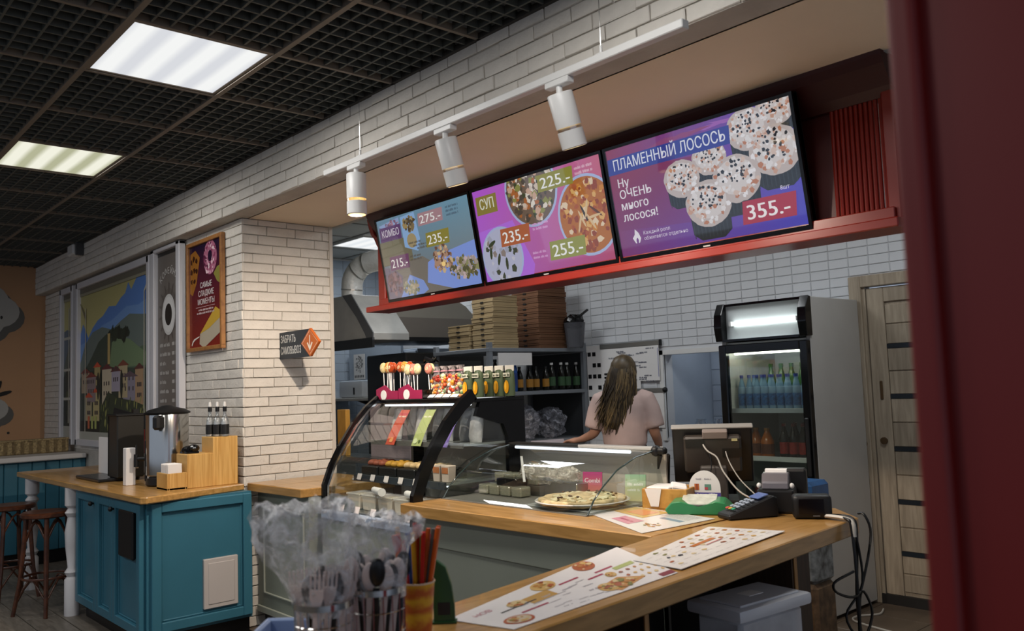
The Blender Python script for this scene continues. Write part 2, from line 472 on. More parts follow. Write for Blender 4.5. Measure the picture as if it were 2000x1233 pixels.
for (x, y, r) in ((1.78, 1.62, .6), (1.9, 1.62, 1.2), (1.95, 1.56, .3), (1.66, 1.62, 1.0), (1.84, 1.26, 2.3), (1.75, 1.2, 1.6)):
    P.ell(x, y, .085, .022, '#1f1e1c', 5, 10, r)
for x, y in ((1.9, 1.12), (2.0, 1.15), (1.87, 1.05), (1.86, 1.32)): P.ell(x, y, .014, .014, '#33302c', 5, 8)
for dx in (0, .07, .17): P.ell(1.66+dx, 1.43, .012, .016, '#33302c', 6, 8)
P.build('painted_clouds', wall_print_m, we, (XE+.001, 0, 0), (0, 1, 0), (0, 0, 1))
# unseen walls that close the place
struct('wall_dining', B().box(XE-.1, -4.1, 0, 3, -4, .9), mat('plain wall', '#a7a39c', .8))
# ---- dining ceiling: open-cell grid
gx0, gdx, gdy = -2.65, .645, .6025
slat_m = mat('ceiling slat', '#50534f', .55); tee_m = mat('ceiling tee', '#7a7064', .5)
ce = struct('ceiling', B().box(XE-.1, -4, ZC+.40, 3, YB, ZC+.44), mat('ceiling void', '#060606', .9), label='dark open-cell grid ceiling')
lat = B(); n = 8
for k in range(1, n):
    x = -gdx/2+gdx*k/n; lat.box(x-.0045, -gdy/2+.01, 0, x+.0045, gdy/2-.01, .035)
    y = -gdy/2+gdy*k/n; lat.box(-gdx/2+.01, y-.0045, .0005, gdx/2-.01, y+.0045, .0345)
lat = lat.mesh('grid_panel', slat_m)
for i in range(-12, 5):
    for j in range(-4, 3):
        cx = gx0+gdx*i-gdx/2; cy = 1.035+gdy*(j-1)+gdy/2
        if cx < XE: continue
        if (i, j) in ((-1, 1), (-4, 1), (2, 1), (-1, -3), (-4, -3), (2, -3), (-8, -3)): continue
        put('grid_panel', lat, ce, (cx, cy, ZC))
    x = gx0+gdx*i
    if x > XE: put('cross_tee', bpy.data.meshes.get('cross_tee') or B().box(-.009, -3, 0, .009, YB, .03).mesh('cross_tee', tee_m), ce, (x, 0, ZC-.004))
for j in range(-4, 3):
    part('main_tee', B().box(XE, 1.035+gdy*(j-1)-.012, ZC-.006, 2.5, 1.035+gdy*(j-1)+.012, ZC+.03), tee_m, ce)
part('wall_angle', B().box(XE, YB-.03, ZC-.004, 2.5, YB-.001, ZC+.02), mat('dark angle', '#33302c', .6), ce)
# light panels
def panel_mat(name, strength, c1, c2, freq):
    m = bpy.data.materials.new(name); m.use_nodes = True; nt = m.node_tree; N = nt.nodes; L = nt.links
    N.remove(N['Principled BSDF']); e = N.new('ShaderNodeEmission')
    tc = N.new('ShaderNodeTexCoord'); wv = N.new('ShaderNodeTexWave'); wv.bands_direction = 'Y'; wv.inputs['Scale'].default_value = freq; wv.inputs['Distortion'].default_value = .3
    L.new(tc.outputs['Object'], wv.inputs['Vector'])
    r = N.new('ShaderNodeValToRGB'); r.color_ramp.elements[0].color = lin(c1)+(1,); r.color_ramp.elements[1].color = lin(c2)+(1,)
    r.color_ramp.elements[0].position = .1; r.color_ramp.elements[1].position = .8
    L.new(wv.outputs['Fac'], r.inputs['Fac']); L.new(r.outputs['Color'], e.inputs['Color']); e.inputs['Strength'].default_value = strength
    L.new(e.outputs[0], N['Material Output'].inputs[0]); return m
lm1 = panel_mat('fluorescent diffuser', 1, '#d9dbe0', '#f4f5f4', 2.15)
lm2 = panel_mat('fluorescent diffuser, weak tubes', 1, '#b4b596', '#f2f1e0', 2.15)
def glow(t, w, size, col):
    """the light the panel gives off"""
    ld = bpy.data.lights.new('panel_glow', 'AREA'); ld.shape = 'SQUARE'; ld.size = size; ld.energy = w; ld.color = col
    lo = bpy.data.objects.new('panel_glow', ld); COL.objects.link(lo); lo.parent = t; lo.location = (0, 0, -.002)
def ceil_light(i, j, label, m):
    cx = gx0+gdx*i-gdx/2; cy = 1.035+gdy*(j-1)+gdy/2
    t = thing('ceiling_light', label, 'ceiling light', (cx, cy, ZC), group='square ceiling lights')
    a, b = gdx/2-.012, gdy/2-.014
    for q in ((-a, -b, a, -b+.012), (-a, b-.012, a, b), (-a, -b+.012, -a+.012, b-.012), (a-.012, -b+.012, a, b-.012)): part('frame', B().box(q[0], q[1], 0, q[2], q[3], .05), tee_m, t)
    part('diffuser', B().box(-a+.012, -b+.012, .004, a-.012, b-.012, .008), m, t)
    part('housing', B().box(-a, -b, .05, a, b, .1), white_m, t); glow(t, PANEL_W*(1 if m is lm1 else .8), .56, (1, .97, .93))
ceil_light(-1, 1, 'bright square fluorescent ceiling panel, the nearer and whiter one', lm1)
ceil_light(-4, 1, 'square fluorescent ceiling panel with yellowish stripes, the farther one', lm2)
for i, j in ((2, 1), (-1, -3), (-4, -3), (2, -3), (-8, -3)):
    ceil_light(i, j, 'square fluorescent ceiling panel out of the picture above the dining area', lm1)
# sensor box on the beam
t = thing('wall_sensor', 'small white sensor box high on the brick beam at the far end', 'sensor', (-8.45, YB-.012, 2.80))
part('body', B().box(-.16, -.09, 0, .02, 0, .1, .012), white_m, t); part('bracket', B().box(.025, -.07, -.01, .05, 0, .11, .005), mat('grey bracket', '#4b4b4d', .5), t)

# ---- kitchen shell
wb = struct('wall_back', B().box(XK, YT, 0, -4.26, YT+.1, 3.0).box(-4.26, YT, 0, -3.35, YT+.1, 1.0).box(-4.26, YT, 1.655, -3.35, YT+.1, 3.0).box(-3.35, YT, 0, -2.62, YT+.1, 3.0)
            .box(-2.62, YT, 2.03, -1.7, YT+.1, 3.0).box(-1.7, YT, 0, -.3, YT+.1, 3.0), grout_m, label='white tiled kitchen back wall')
TW, TH = .1375, .0625
tl = B().box(-TW/2+.0012, -.008, -TH/2+.0012, TW/2-.0012, .001, TH/2-.0012, .005).mesh('tile', tile_m)
cells = []
nx = int((5.4+.2)/TW)
for i in range(60):
    x = -1.66-TW*i
    if x < XK+.05: break
    for k in range(44):
        z = .06+TH*k
        if z > 2.85: break
        if -4.33 < x < -3.28 and .96 < z < 1.70: continue
        if -2.76 < x < -1.62 and z < 2.12: continue
        cells.append((x, z))
seen = [c for c in cells if -5.05 < c[0] < -1.9 and 1.62 < c[1] < 2.42 and not (-3.2 < c[0] < -2.68 and c[1] < 1.9)]
seen.sort(key=lambda c: -c[0]); seen = seen[:300]; ss = set(seen)
for x, z in seen: put('tile', tl, wb, (x, YT, z), (rnd.uniform(-.006, .006), 0, rnd.uniform(-.006, .006)))
rest = B()
for x, z in cells:
    if (x, z) not in ss: rest.box(x-TW/2+.0012, YT-.007, z-TH/2+.0012, x+TW/2-.0012, YT+.001, z+TH/2-.0012)
o = part('tile_field', rest, tile_m, wb); o['kind'] = 'stuff'
# niche behind the hatch
ni = B().box(-4.26, YT+.62, .98, -3.3, YT+.66, 1.9).box(-4.3, YT+.1, .94, -3.3, YT+.66, 1.0).box(-4.3, YT+.1, 1.86, -3.3, YT+.66, 1.9).box(-4.3, YT+.1, .98, -4.26, YT+.66, 1.9).box(-3.35, YT+.1, .98, -3.3, YT+.66, 1.9)
nic = struct('wall_hatch', ni, mat('pale blue wall', '#aeb7c2', .5, noise=.04), label='pale blue lined hatch in the tiled wall')
for k in range(5):
    for q in range(2): part('hatch_tile', B().box(-4.25+q*.45, YT+.612, 1.01+k*.13, -4.25+q*.45+.44, YT+.621, 1.01+k*.13+.124, .003), mat('pale blue tile', '#b0b9c4', .3, rand=.04), nic)
ld_ = thing('hatch_fill', 'unseen glowing strip added inside the hatch top to brighten it', 'light', (-3.8, YT+.25, 1.84)); part('tube', B().box(-.3, -.02, 0, .3, .02, .02), mat('hatch fill glow', '#ffffff', .4, emit='#e8eef5', es=9), ld_)  # fill strip added out of sight to brighten the hatch interior
part('hatch_trim', B().box(-4.30, YT-.018, .98, -4.26, YT+.01, 1.69).box(-4.30, YT-.018, 1.655, -3.3, YT+.01, 1.69), white_m, nic)
wkl = struct('wall_kitchen', B().box(XK-.1, 2.5, 0, XK, YT+.1, 3.0), grout_m, label='pale blue tiled side wall of the kitchen')
bt = mat('pale blue glazed tile', '#a6b2c0', .2, noise=.03, rand=.05); br = B()
for i in range(20):
    for k in range(30): br.box(XK, 2.62+i*.14, .06+k*.095, XK+.006, 2.62+i*.14+.136, .06+k*.095+.091)
o = part('tile_field', br, bt, wkl); o['kind'] = 'stuff'
struct('wall_kitchen_end', B().box(-.4, 3.05, 0, -.3, YT+.1, 3.0), mat('plain white wall', '#c9c8c6', .7))
kc = struct('ceiling_kitchen', B().box(XK, 3.02, 2.93, -.3, YT+.1, 2.98).box(-8.25, 3.0, 2.6, -.3, 3.03, 2.98), mat('kitchen ceiling panel', '#a9aaa5', .8, noise=.03), label='pale suspended ceiling over the kitchen')
for i in range(9): part('ceiling_bar', B().box(XK+.6*i, 3.04, 2.922, XK+.6*i+.024, YT, 2.932), mat('kitchen tee', '#8f908c', .5), kc)
for j in range(4): part('ceiling_bar', B().box(XK, 3.04+.6*j, 2.920, -.3, 3.064+.6*j, 2.932), mat('kitchen tee', '#8f908c', .5), kc)
klm = panel_mat('kitchen diffuser', 1, '#e6ebee', '#f6f8f8', 2.1)
for k, (x, y, lab) in enumerate(((-7.15, 4.56, 'bright ceiling panel over the kitchen seen beside the brick pillar'), (-5.2, 4.0, None), (-3.6, 4.0, None), (-1.9, 4.2, None))):
    t = thing('kitchen_light', lab or 'bright ceiling panel over the kitchen hidden behind the menu screens', 'ceiling light', (x, y, 2.905), group='kitchen ceiling lights')
    part('diffuser', B().box(-.285, -.285, .004, .285, .285, .01), klm, t); glow(t, PANEL_KW, .55, (.93, .97, 1))
    for q in ((-.3, -.3, .3, -.285), (-.3, .285, .3, .3), (-.3, -.285, -.285, .285), (.285, -.285, .3, .285)): part('frame', B().box(q[0], q[1], 0, q[2], q[3], .02), white_m, t)
# door
dwood = wood('pale oak laminate', '#8f8270', '#aa9c88', (14, 14, 1.3), .45, 3)
dr = struct('door_1', B().box(-2.585, YT+.01, .06, -1.75, YT+.05, 2.0), dwood, label='pale oak panel door with dark glass strips')
part('stile', B().box(-2.585, YT-.005, .06, -2.475, YT+.012, 2.0, .003), dwood, dr)
part('stile', B().box(-1.86, YT-.005, .06, -1.75, YT+.012, 2.0, .003), dwood, dr)
zs = [.07, .32, .64, .97, 1.30, 1.62, 1.90]
strip_m = mat('dark glass strip', '#23282e', .2)
for a, b in zip(zs, zs[1:]):
    part('door_panel', B().box(-2.473, YT+.002, a+.015, -1.862, YT+.014, (a+b)/2-.004, .003), dwood, dr)
    part('door_panel', B().box(-2.473, YT+.002, (a+b)/2+.004, -1.862, YT+.014, b-.015, .003), dwood, dr)
    if b < 1.85: part('glass_strip', B().box(-2.473, YT-.001, b-.014, -1.862, YT+.013, b+.014), strip_m, dr)
part('top_rail', B().box(-2.475, YT-.004, 1.905, -1.86, YT+.012, 2.0, .003), dwood, dr)
part('door_frame', B().box(-2.69, YT-.03, 0, -2.61, YT+.06, 2.085, .004).box(-2.61, YT-.03, 2.01, -1.66, YT+.06, 2.085, .004).box(-1.72, YT-.03, 0, -1.64, YT+.06, 2.085, .004).box(-2.61, YT-.01, 0, -2.59, YT+.06, 2.01), dwood, dr)
part('lock_plate', B().cyl((-2.53, YT-.004, 1.02), (-2.53, YT-.02, 1.02), .022), mat('worn brass', '#5f4a33', .5, metal=.6), dr)
part('keyhole_cover', B().box(-2.535, YT-.012, 1.28, -2.515, YT-.004, 1.40, .004), mat('worn brass', '#5f4a33', .5, metal=.6), dr)
part('knot', B().lathe([(0, 0), (.02, 0), (.018, .004), (0, .006)], seg=10).xf(Matrix.Translation((-2.65, YT-.03, 1.0)) @ Matrix.Rotation(PI/2, 4, 'X')), mat('wood knot', '#5b4a38', .6), dr)
part('threshold', B().box(-2.61, YT-.02, 0, -1.7, YT+.05, .06), mat('dark threshold', '#23211f', .6), dr)
# red post close to the camera
struct('trim_1', B().box(-.343, .815, 0, -.02, 1.12, 3.3, .012, 3).box(-.346, .80, 0, -.318, .84, 3.3, .008, 3), mat('dark red post paint', '#7a1814', .45, noise=.05, nscale=2), label='dark red painted post in the right foreground')
# ================================================================ POSTERS ON THE BRICK WALL
frame_m = mat('white window frame', '#c9c8cc', .4)
U, V = (1, 0, 0), (0, 0, 1)
def mural(P, x0, x1, z0, z1, full=True):
    w, h = x1-x0, z1-z0
    P.rect(0, 0, w, h, '#9a9878', 0)
    def hill(pts, c, l): P.poly([(0, 0)]+[(a*w, b*h) for a, b in pts]+[(w, 0)], c, l)
    P.rect(0, .5*h, w, h, '#a39c66', 1, cols=['#a8a06a', '#a8a06a', '#8f8a5c', '#8f8a5c'])
    if full:
        hill([(0, .70), (.04, .76), (.08, .72), (.13, .66), (.2, .72), (.28, .76), (.36, .78), (.45, .83), (.55, .82), (.62, .86), (.68, .88), (.72, .94), (.76, .89), (.84, .96), (.9, .99), (.95, .93), (1, .95)], '#4a6ea6', 2)
        hill([(0, .62), (.1, .64), (.2, .66), (.35, .72), (.5, .74), (.7, .8), (.85, .79), (1, .82)], '#5d7fae', 3)
        hill([(0, .5), (.08, .62), (.2, .69), (.35, .71), (.5, .68), (.62, .72), (.74, .75), (.9, .73), (1, .72)], '#57635f', 4)
        hill([(0, .4), (.15, .5), (.3, .62), (.42, .66), (.48, .64), (.55, .58), (.7, .55), (.85, .52), (1, .5)], '#2f3d35', 5)
        P.poly([(.46*w, .44*h), (.5*w, .6*h), (.6*w, .63*h), (.75*w, .6*h), (.9*w, .53*h), (1.0*w, .5*h), (w, .44*h)], '#5f7355', 6)
        P.poly([(.62*w, .44*h), (.75*w, .52*h), (.9*w, .55*h), (w, .55*h), (w, .42*h)], '#485b47', 6)
        P.speck(.6*w, .65*h, .14*w, .025*h, 30, ['#16211a', '#1d2a20'], .045, 7)
        P.rect(.44*w, .47*h, .475*w, .66*h, '#a08a58', 8)
        hill([(0, .34), (.2, .44), (.4, .46), (.6, .44), (.8, .4), (1, .38)], '#26302a', 7)
        hs = [(.03, .30, .16, .43, '#8a7a66', '#6b2f2a'), (.12, .24, .26, .40, '#776a6c', '#6b2f2a'), (.24, .26, .33, .46, '#8f8258', '#a8442c'), (.36, .22, .5, .44, '#a79c86', '#54262a'), (.5, .3, .62, .42, '#8d8794', '#54262a'), (.6, .26, .72, .45, '#9a8d6e', '#6a3a2e'),
              (.66, .24, .84, .38, '#77727f', '#51434a'), (.82, .2, .92, .42, '#92785c', '#4d2c28'), (.1, .1, .2, .27, '#93896c', '#a8442c'), (.22, .1, .32, .30, '#9d9166', '#a8442c')]
        for a, b, c, d, f, r in hs:
            P.rect(a*w, b*h, c*w, d*h, f, 9); P.poly([((a-.02)*w, d*h), ((c+.02)*w, d*h), ((a+c)/2*w, (d+.035)*h)], r, 10)
            for q in range(3):
                for s_ in range(2): P.rect((a+.025+(c-a-.05)*q/2.6)*w, (b+.06+.06*s_)*h, (a+.04+(c-a-.05)*q/2.6)*w, (b+.085+.06*s_)*h, '#3a3436', 10)
        for x in (.335, .64, .30): P.ell(x*w, .34*h, .018*w, .09*h, '#1b2420', 11, 12)
        P.poly([(.3*w, 0), (.34*w, .2*h), (.45*w, .3*h), (.6*w, .26*h), (.8*w, .24*h), (w, .2*h), (w, 0)], '#2b3527', 11)
        for k in range(70):
            x, y = rnd.uniform(.33, .98)*w, rnd.uniform(.03, .25)*h
            P.ell(x, y, .035, .012, rnd.choice(['#6f7440', '#565e34', '#80814a', '#1e281d']), 12, 8, rnd.uniform(1.0, 1.6))
        P.rect(.02*w, .05*h, .32*w, .12*h, '#171a1a', 12)
        for k, c in enumerate(('#a5553a', '#939a58', '#8f9654')): P.rect((.14+.055*k)*w, .07*h, (.17+.055*k)*w, .15*h, c, 13)
        P.rect(0, 0, w, .05*h, '#8d8d84', 13)
        for x in (.09, .93): P.rect(x*w, .05*h, x*w+.02, .86*h, '#a9a596', 14)
        P.poly([(.0, .9*h), (.012, .9*h), (.1*w, .8*h), (.1*w, .77*h)], '#6d6750', 14); P.poly([(.93*w, .86*h), (.95*w, .86*h), (w, .97*h), (w, .94*h)], '#a9a596', 14)
    else:
        hill([(0, .74), (.3, .75), (.6, .74), (1, .75)], '#4f5a66', 2); hill([(0, .5), (.5, .62), (1, .66)], '#4a524c', 3)
        hill([(0, .42), (.5, .5), (1, .6)], '#262c27', 4); P.rect(.6*w, .24*h, w, .34*h, '#7d6a56', 5)
        P.speck(.5*w, .2*h, .4*w, .1*h, 20, ['#1a201b', '#3c4229'], .05, 5)
        P.rect(0, 0, w, .08*h, '#8d8d84', 6)
        for v in (.26, .46, .68): P.rect(0, v*h, w, v*h+.025, '#9a988e', 7)
        P.rect(.48*w, .1*h, .56*w, .9*h, '#9a988e', 7)
    P.rect(0, h-.05, w, h, '#565349', 15); P.rect(0, h-.075, w, h-.05, '#7b7866', 15)
for nm, x0, x1, lab, full in (('framed_mural', -8.80, -6.88, 'large framed mural of a hill town below blue mountains', True), ('framed_mural', -9.38, -9.03, 'narrow framed mural strip beside the large hill town mural', False)):
    t = thing(nm, lab, 'mural', ((x0+x1)/2, YW-.016, 1.1)); w = x1-x0; h = 1.42
    part('backing', B().box(-w/2-.01, -.012, 0, w/2+.01, .0, h), mat('panel board', '#6d6b63', .7), t)
    P = Print((0, 0, w, h)); mural(P, x0, x1, 1.1, 2.52, full); P.C = [[tuple(min(.8, v*1.5) for v in c) for c in cs] for cs in P.C]; P.build('picture', print_m, t, (-w/2, -.013, 0), U, V)
    for q in ((-w/2-.05, -.06, w/2+.05, 0), (-w/2-.05, h, w/2+.05, h+.06), (-w/2-.06, -.06, -w/2, h+.06), (w/2, -.06, w/2+.06, h+.06)): part('frame', B().box(q[0], -.05, q[1], q[2], 0, q[3], .006), frame_m, t)
# grey coffee menu
t = thing('menu_poster', 'tall grey drinks menu panel with a white cup seen from above', 'poster', (-6.48, YW-.016, 1.1)); w, h = .46, 1.47
part('backing', B().box(-w/2, -.014, 0, w/2, 0, h), mat('panel board', '#6d6b63', .7), t)
part('frame', B().box(-w/2-.07, -.05, -.06, -w/2, 0, h+.03, .006), frame_m, t); part('frame', B().box(w/2, -.05, -.06, w/2+.07, 0, h+.03, .006), frame_m, t)
part('frame', B().box(-w/2-.07, -.05, h, w/2+.07, 0, h+.03, .006), frame_m, t); part('frame', B().box(-w/2-.07, -.05, -.06, w/2+.07, 0, 0, .006), frame_m, t)
P = Print(); P.rect(0, 0, w, h, '#6f6862', 0); P.rect(0, h-.03, w, h, '#262524', 2)
for k, ch in enumerate('КОФЕЙНЯ'):
    a = (k-3)*.26; P.text(ch, w/2+.2*math.sin(a), 1.12+.17*math.cos(a), .05, '#c9c5c0', 3, 'c', .01, -a)
P.ell(w/2, 1.0, .165, .18, '#625b56', 1, 28)
for k in range(14):
    a = k*2*PI/14+.2; P.ell(w/2+.165*math.cos(a), 1.0+.185*math.sin(a), .045, .012, '#57504b', 2, 8, a)
P.ell(w/2, .98, .135, .155, '#cfcdca', 3, 30); P.ell(w/2, .98, .115, .133, '#dcdad7', 4, 30); P.ell(w/2, .98, .072, .083, '#191512', 5, 26)
for k, t_ in enumerate(('        ', '         ', '  ', '       ', '  ', '      ', '    ', '        ')):
    P.scrawl(.05, .74-.07*k, .1+.012*len(t_), .028, '#bcb7b1', 3)
    for q in range(2): P.rect(.30+.07*q, .742-.07*k, .35+.07*q, .768-.07*k, '#b3aea8', 3)
P.ell(w/2, .06, .09, .07, '#9a958c', 3, 20, 0, 0, PI); P.ell(w/2, .06, .07, .05, '#6f6862', 4, 20, 0, 0, PI)
P.build('print', print_m, t, (-w/2, -.015, 0), U, V)
# pie poster
t = thing('poster', 'dark red dessert poster in an oak frame on the brick wall', 'poster', (-5.79, YW-.016, 1.79)); w, h = .58, .74
fr = wood('oak frame', '#8a5a30', '#a8743f', (3, 3, 3), .4)
part('backing', B().box(-w/2, -.012, 0, w/2, 0, h), black_m, t)
part('frame', B().box(-w/2-.02, -.03, -.02, w/2+.02, 0, .008, .003), fr, t); part('frame', B().box(-w/2-.02, -.03, h-.008, w/2+.02, 0, h+.02, .003), fr, t)
part('frame', B().box(-w/2-.02, -.03, 0, -w/2+.008, 0, h, .003), fr, t); part('frame', B().box(w/2-.008, -.03, 0, w/2+.02, 0, h, .003), fr, t)
P = Print((0, 0, w, h)); P.rect(0, 0, w, h, '', 0, cols=['#7c2018', '#84231a', '#231a35', '#1e1630'])
P.rect(0, .25, w, .5, '', 1, cols=['#6a1c1e', '#6a1c1e', '#4a1a2e', '#4a1a2e'])
P.poly([(.02, .4), (.03, .68), (.12, .7), (.2, .64), (.14, .46), (.07, .38)], '#9a6428', 2)
for a, b in ((.05, .62), (.09, .64), (.14, .62), (.05, .55), (.1, .56), (.14, .55), (.05, .48), (.1, .48)): P.blob(a, b, .02, '#3a1d12', 3)
P.ell(.38, .62, .115, .12, '#b06a84', 2, 24); P.speck(.38, .62, .11, .115, 80, ['#d39ab0', '#8c3d5e', '#f0d0d8', '#5c2440'], .012, 3); P.ell(.38, .63, .035, .04, '#2a1830', 4, 14)
P.poly([(.44, .5), (.5, .44), (.56, .42), (.57, .55), (.5, .54)], '#8a8440', 3)
P.poly([(.19, .03), (.2, .1), (.47, .26), (.57, .22), (.57, .1), (.27, .0)], '#b9ad98', 3); P.poly([(.2, .1), (.47, .27), (.57, .23), (.57, .2), (.36, .13)], '#c9a23c', 4)
for k, tt in enumerate(('САМЫЕ', 'СЛАДКИЕ', 'МОМЕНТЫ')): P.text(tt, .31, .42-.058*k, .04, '#e2d9d6', 5, 'c', .006)
P.rect(.13, .285, .46, .288, '#c9b0ae', 5)
P.scrawl(.18, .26, .26, .014, '#d8c4c2', 5); P.scrawl(.15, .238, .3, .014, '#d8c4c2', 5)
P.poly([(.05, .03), (.07, .055), (.1, .07), (.19, .085), (.19, .078), (.11, .06), (.08, .045), (.06, .022)], '#f0e6dc', 5)
P.build('print', gloss_print_m, t, (-w/2, -.013, 0), U, V)

# ================================================================ FLAG SIGN ON THE PILLAR
t = thing('flag_sign', 'dark blue pick-up sign with an orange arrow diamond sticking out from the pillar', 'sign', (-5.23, 2.6, 1.68))
part('board', B().box(0, -.006, 0, .42, .006, .175), mat('navy sign board', '#16232e', .5), t)
o = part('diamond', B().prism([(.30, .0875), (.415, .0), (.53, .0875), (.415, .178)], 'y', -.008, .008), mat('orange acrylic', '#c0601f', .4), t)
P = Print(); P.text('ЗАБРАТЬ', .02, .105, .05, '#d6d6d2', 1, bold=.004, w=.205); P.text('САМОВЫВОЗ', .02, .03, .05, '#d6d6d2', 1, bold=.004, w=.275)
P.build('lettering', print_m, t, (0, -.0065, 0), U, V)
P = Print(); P.rect(.41, .06, .42, .135, '#efe3d2', 1); P.poly([(.378, .085), (.415, .035), (.452, .085), (.44, .092), (.415, .058), (.39, .092)], '#efe3d2', 1)
for a, b, c, d in ((.315, .0875, .415, .165), (.415, .165, .515, .0875), (.515, .0875, .415, .013), (.415, .013, .315, .0875)):
    P.poly([(a, b), (c, d), (c, d-.004 if d > b else d+.004), (a+(.005 if a < .415 else -.005 if a > .415 else 0), b)], '#efd9c2', 1)
P.build('arrow', print_m, t, (0, -.0085, 0), U, V)

# ================================================================ LEFT: LOW WALL, BAR COUNTER, STOOLS
wn = struct('wall_low', B().box(-9.3, .2, .12, -8.72, YW, .93), mat('teal plank back', '#145363', .6), label='teal boarded half wall with a white ledge below the clouds')
for k in range(19): part('board', B().box(-8.72, .22+k*.112, .12, -8.70, .22+k*.112+.108, .925, .006), teal_m, wn)
part('ledge', B().box(-9.35, .2, .93, -8.62, YW-.02, .975, .008), mat('white ledge', '#c6c2bf', .45), wn)
part('plinth', B().box(-9.25, .2, 0, -8.74, YW, .12), black_m, wn)
t = thing('wicker_box', 'low woven straw box on the white ledge', 'basket', (-9.1, 1.98, .976))
part('body', B().box(-.07, -.33, 0, .07, .30, .13, .01), mat('woven straw', '#97845f', .8, noise=.5, nscale=60, bump=.8, bscale=90), t)
wk = B()
for k in range(9): wk.box(.068, -.32+k*.07, .005, .076, -.29+k*.07, .125)
part('weave', wk, mat('dark straw', '#6d5c3e', .8, noise=.4, nscale=50), t)
part('lid_edge', B().box(-.075, -.335, .12, .078, .305, .135, .004), mat('woven straw', '#97845f', .8), t)

# bar counter
XR = -5.06
bar = thing('bar_counter', 'teal bar cabinet with moulded doors under an oak top by the brick pillar', 'cabinet', (-5.7, 1.95, 0))
def W(x, y): return (x+5.7, y-1.95)
x0, y0 = W(-6.42, 1.70); x1, y1 = W(-5.12, 2.33)
part('body', B().box(x0, y0, .10, x1, y1, .86), teal_m, bar)
part('plinth', B().box(x0+.03, y0+.03, 0, x1-.03, y1, .1), black_m, bar)
def moulded(parent, name, a, b, z0, z1, face, pos, label=None):
    """raised frame with an inset field; face 'y' front (-Y) or 'x' side (+X)"""
    d = B(); f = .055
    def bx(u0, w0, u1, w1, t0, t1, bev=.004):
        if face == 'y': d.box(u0, pos-t1, w0, u1, pos-t0, w1, bev)
        else: d.box(pos+t0, u0, w0, pos+t1, u1, w1, bev)
    bx(a, z0, b, z1, 0, .008); bx(a, z0, a+f, z1, .006, .034); bx(b-f, z0, b, z1, .006, .034); bx(a+f, z0, b-f, z0+f, .006, .034); bx(a+f, z1-f, b-f, z1, .006, .034)
    g = .012
    bx(a+f, z0+f, a+f+g, z1-f, .006, .014); bx(b-f-g, z0+f, b-f, z1-f, .006, .014); bx(a+f+g, z0+f, b-f-g, z0+f+g, .006, .014); bx(a+f+g, z1-f-g, b-f-g, z1-f, .006, .014)
    return part(name, d, teal_m, parent, label=label)
d1 = moulded(bar, 'door', x0+.005, x0+.46, .105, .85, 'y', y0)
d2 = moulded(bar, 'door', x0+.465, x0+.79, .105, .85, 'y', y0)
d3 = moulded(bar, 'door', x0+.795, x1-.01, .105, .85, 'y', y0)
kn = lambda x: B().cyl((x, y0-.03, .79), (x, y0-.05, .79), .006).sph((x, y0-.055, .79), .015)
part('knob', kn(x0+.42), black_m, d1, 30); part('knob', kn(x0+.835), black_m, d3, 30)
fr_ = part('waste_flap', B().box(x0+.93, y0-.04, .52, x0+1.18, y0-.012, .80, .01), black_m, d3)
part('side_panel', B().box(x1, y0, .10, x1+.012, y1, .86), teal_m, bar)
moulded(bar, 'panel', y0+.02, y1-.01, .12, .85, 'x', x1+.01)
part('access_hatch', B().box(x1+.016, y0+.32, .20, x1+.040, y0+.53, .49, .004).box(x1+.038, y0+.345, .225, x1+.044, y0+.505, .465, .003), mat('white hatch', '#b9b2ae', .5), bar, label='white access hatch')
wt = thing('oak_worktop', 'honey oak bar top on the teal cabinet and white turned legs', 'worktop', (-6.4, 1.95, .86))
part('board', B().prism([(-1.5, -.34), (1.36, -.31), (1.39, -.28), (1.22, .37), (-1.5, .37)], 'z', 0, .04, .006), worktop_y_m, wt)
lg = [(.05, -.86), (.05, -.62), (.035, -.6), (.05, -.57), (.03, -.54), (.045, -.4), (.05, -.3), (.032, -.2), (.05, -.17), (.03, -.14), (.05, -.12), (.05, 0)]
for x, y in ((-1.25, -.28), (-.1, -.28)):
    part('turned_leg', B().lathe(lg, (x, y, 0), 18), mat('white turned wood', '#c9c7c8', .4), wt, 40)
# stools
sw = wood('dark bentwood', '#3a2118', '#56311f', (6, 6, 6), .3, 4)
def stool():
    t = thing('bar_stool', '', 'stool', (0, 0, 0), group='bentwood bar stools')
    part('seat', B().lathe([(0, .655), (.14, .655), (.165, .665), (.168, .685), (.15, .695), (.10, .69), (0, .688)], seg=28), sw, t, 40)
    for k in range(4):
        a = PI/4+k*PI/2; c, s = math.cos(a), math.sin(a)
        part('leg', B().tube([(.125*c, .125*s, .66), (.14*c, .14*s, .45), (.16*c, .16*s, .22), (.20*c, .20*s, .0)], [.015, .016, .015, .013], 8), sw, t, 40)
        b2 = a+PI/2; pts = []
        for q in range(7):
            f = q/6; aa = a+f*PI/2; r = .125*(1-.25*math.sin(PI*f)); pts.append((r*math.cos(aa), r*math.sin(aa), .50+.13*math.sin(PI*f)))
        part('brace', B().tube(pts, .008, 6), sw, t, 60)
    ring = [(.152*math.cos(2*PI*k/20), .152*math.sin(2*PI*k/20), .25) for k in range(20)]
    part('foot_ring', B().tube(ring, .009, 6, True), sw, t, 60)
    for k in range(4):
        a = PI/4+k*PI/2; pts = []
        for q in range(6):
            f = q/5; aa = a+f*PI/2; r = .172*(1-.3*math.sin(PI*f)); pts.append((r*math.cos(aa), r*math.sin(aa), .10+.14*math.sin(PI*f)))
        part('lower_brace', B().tube(pts, .007, 6), sw, t, 60)
    return t
s1 = stool(); s1.location = (-7.42, 1.48, 0); s1.rotation_euler = (0, 0, .2); s1['label'] = 'dark bentwood bar stool farther from the teal cabinet, at the frame edge'
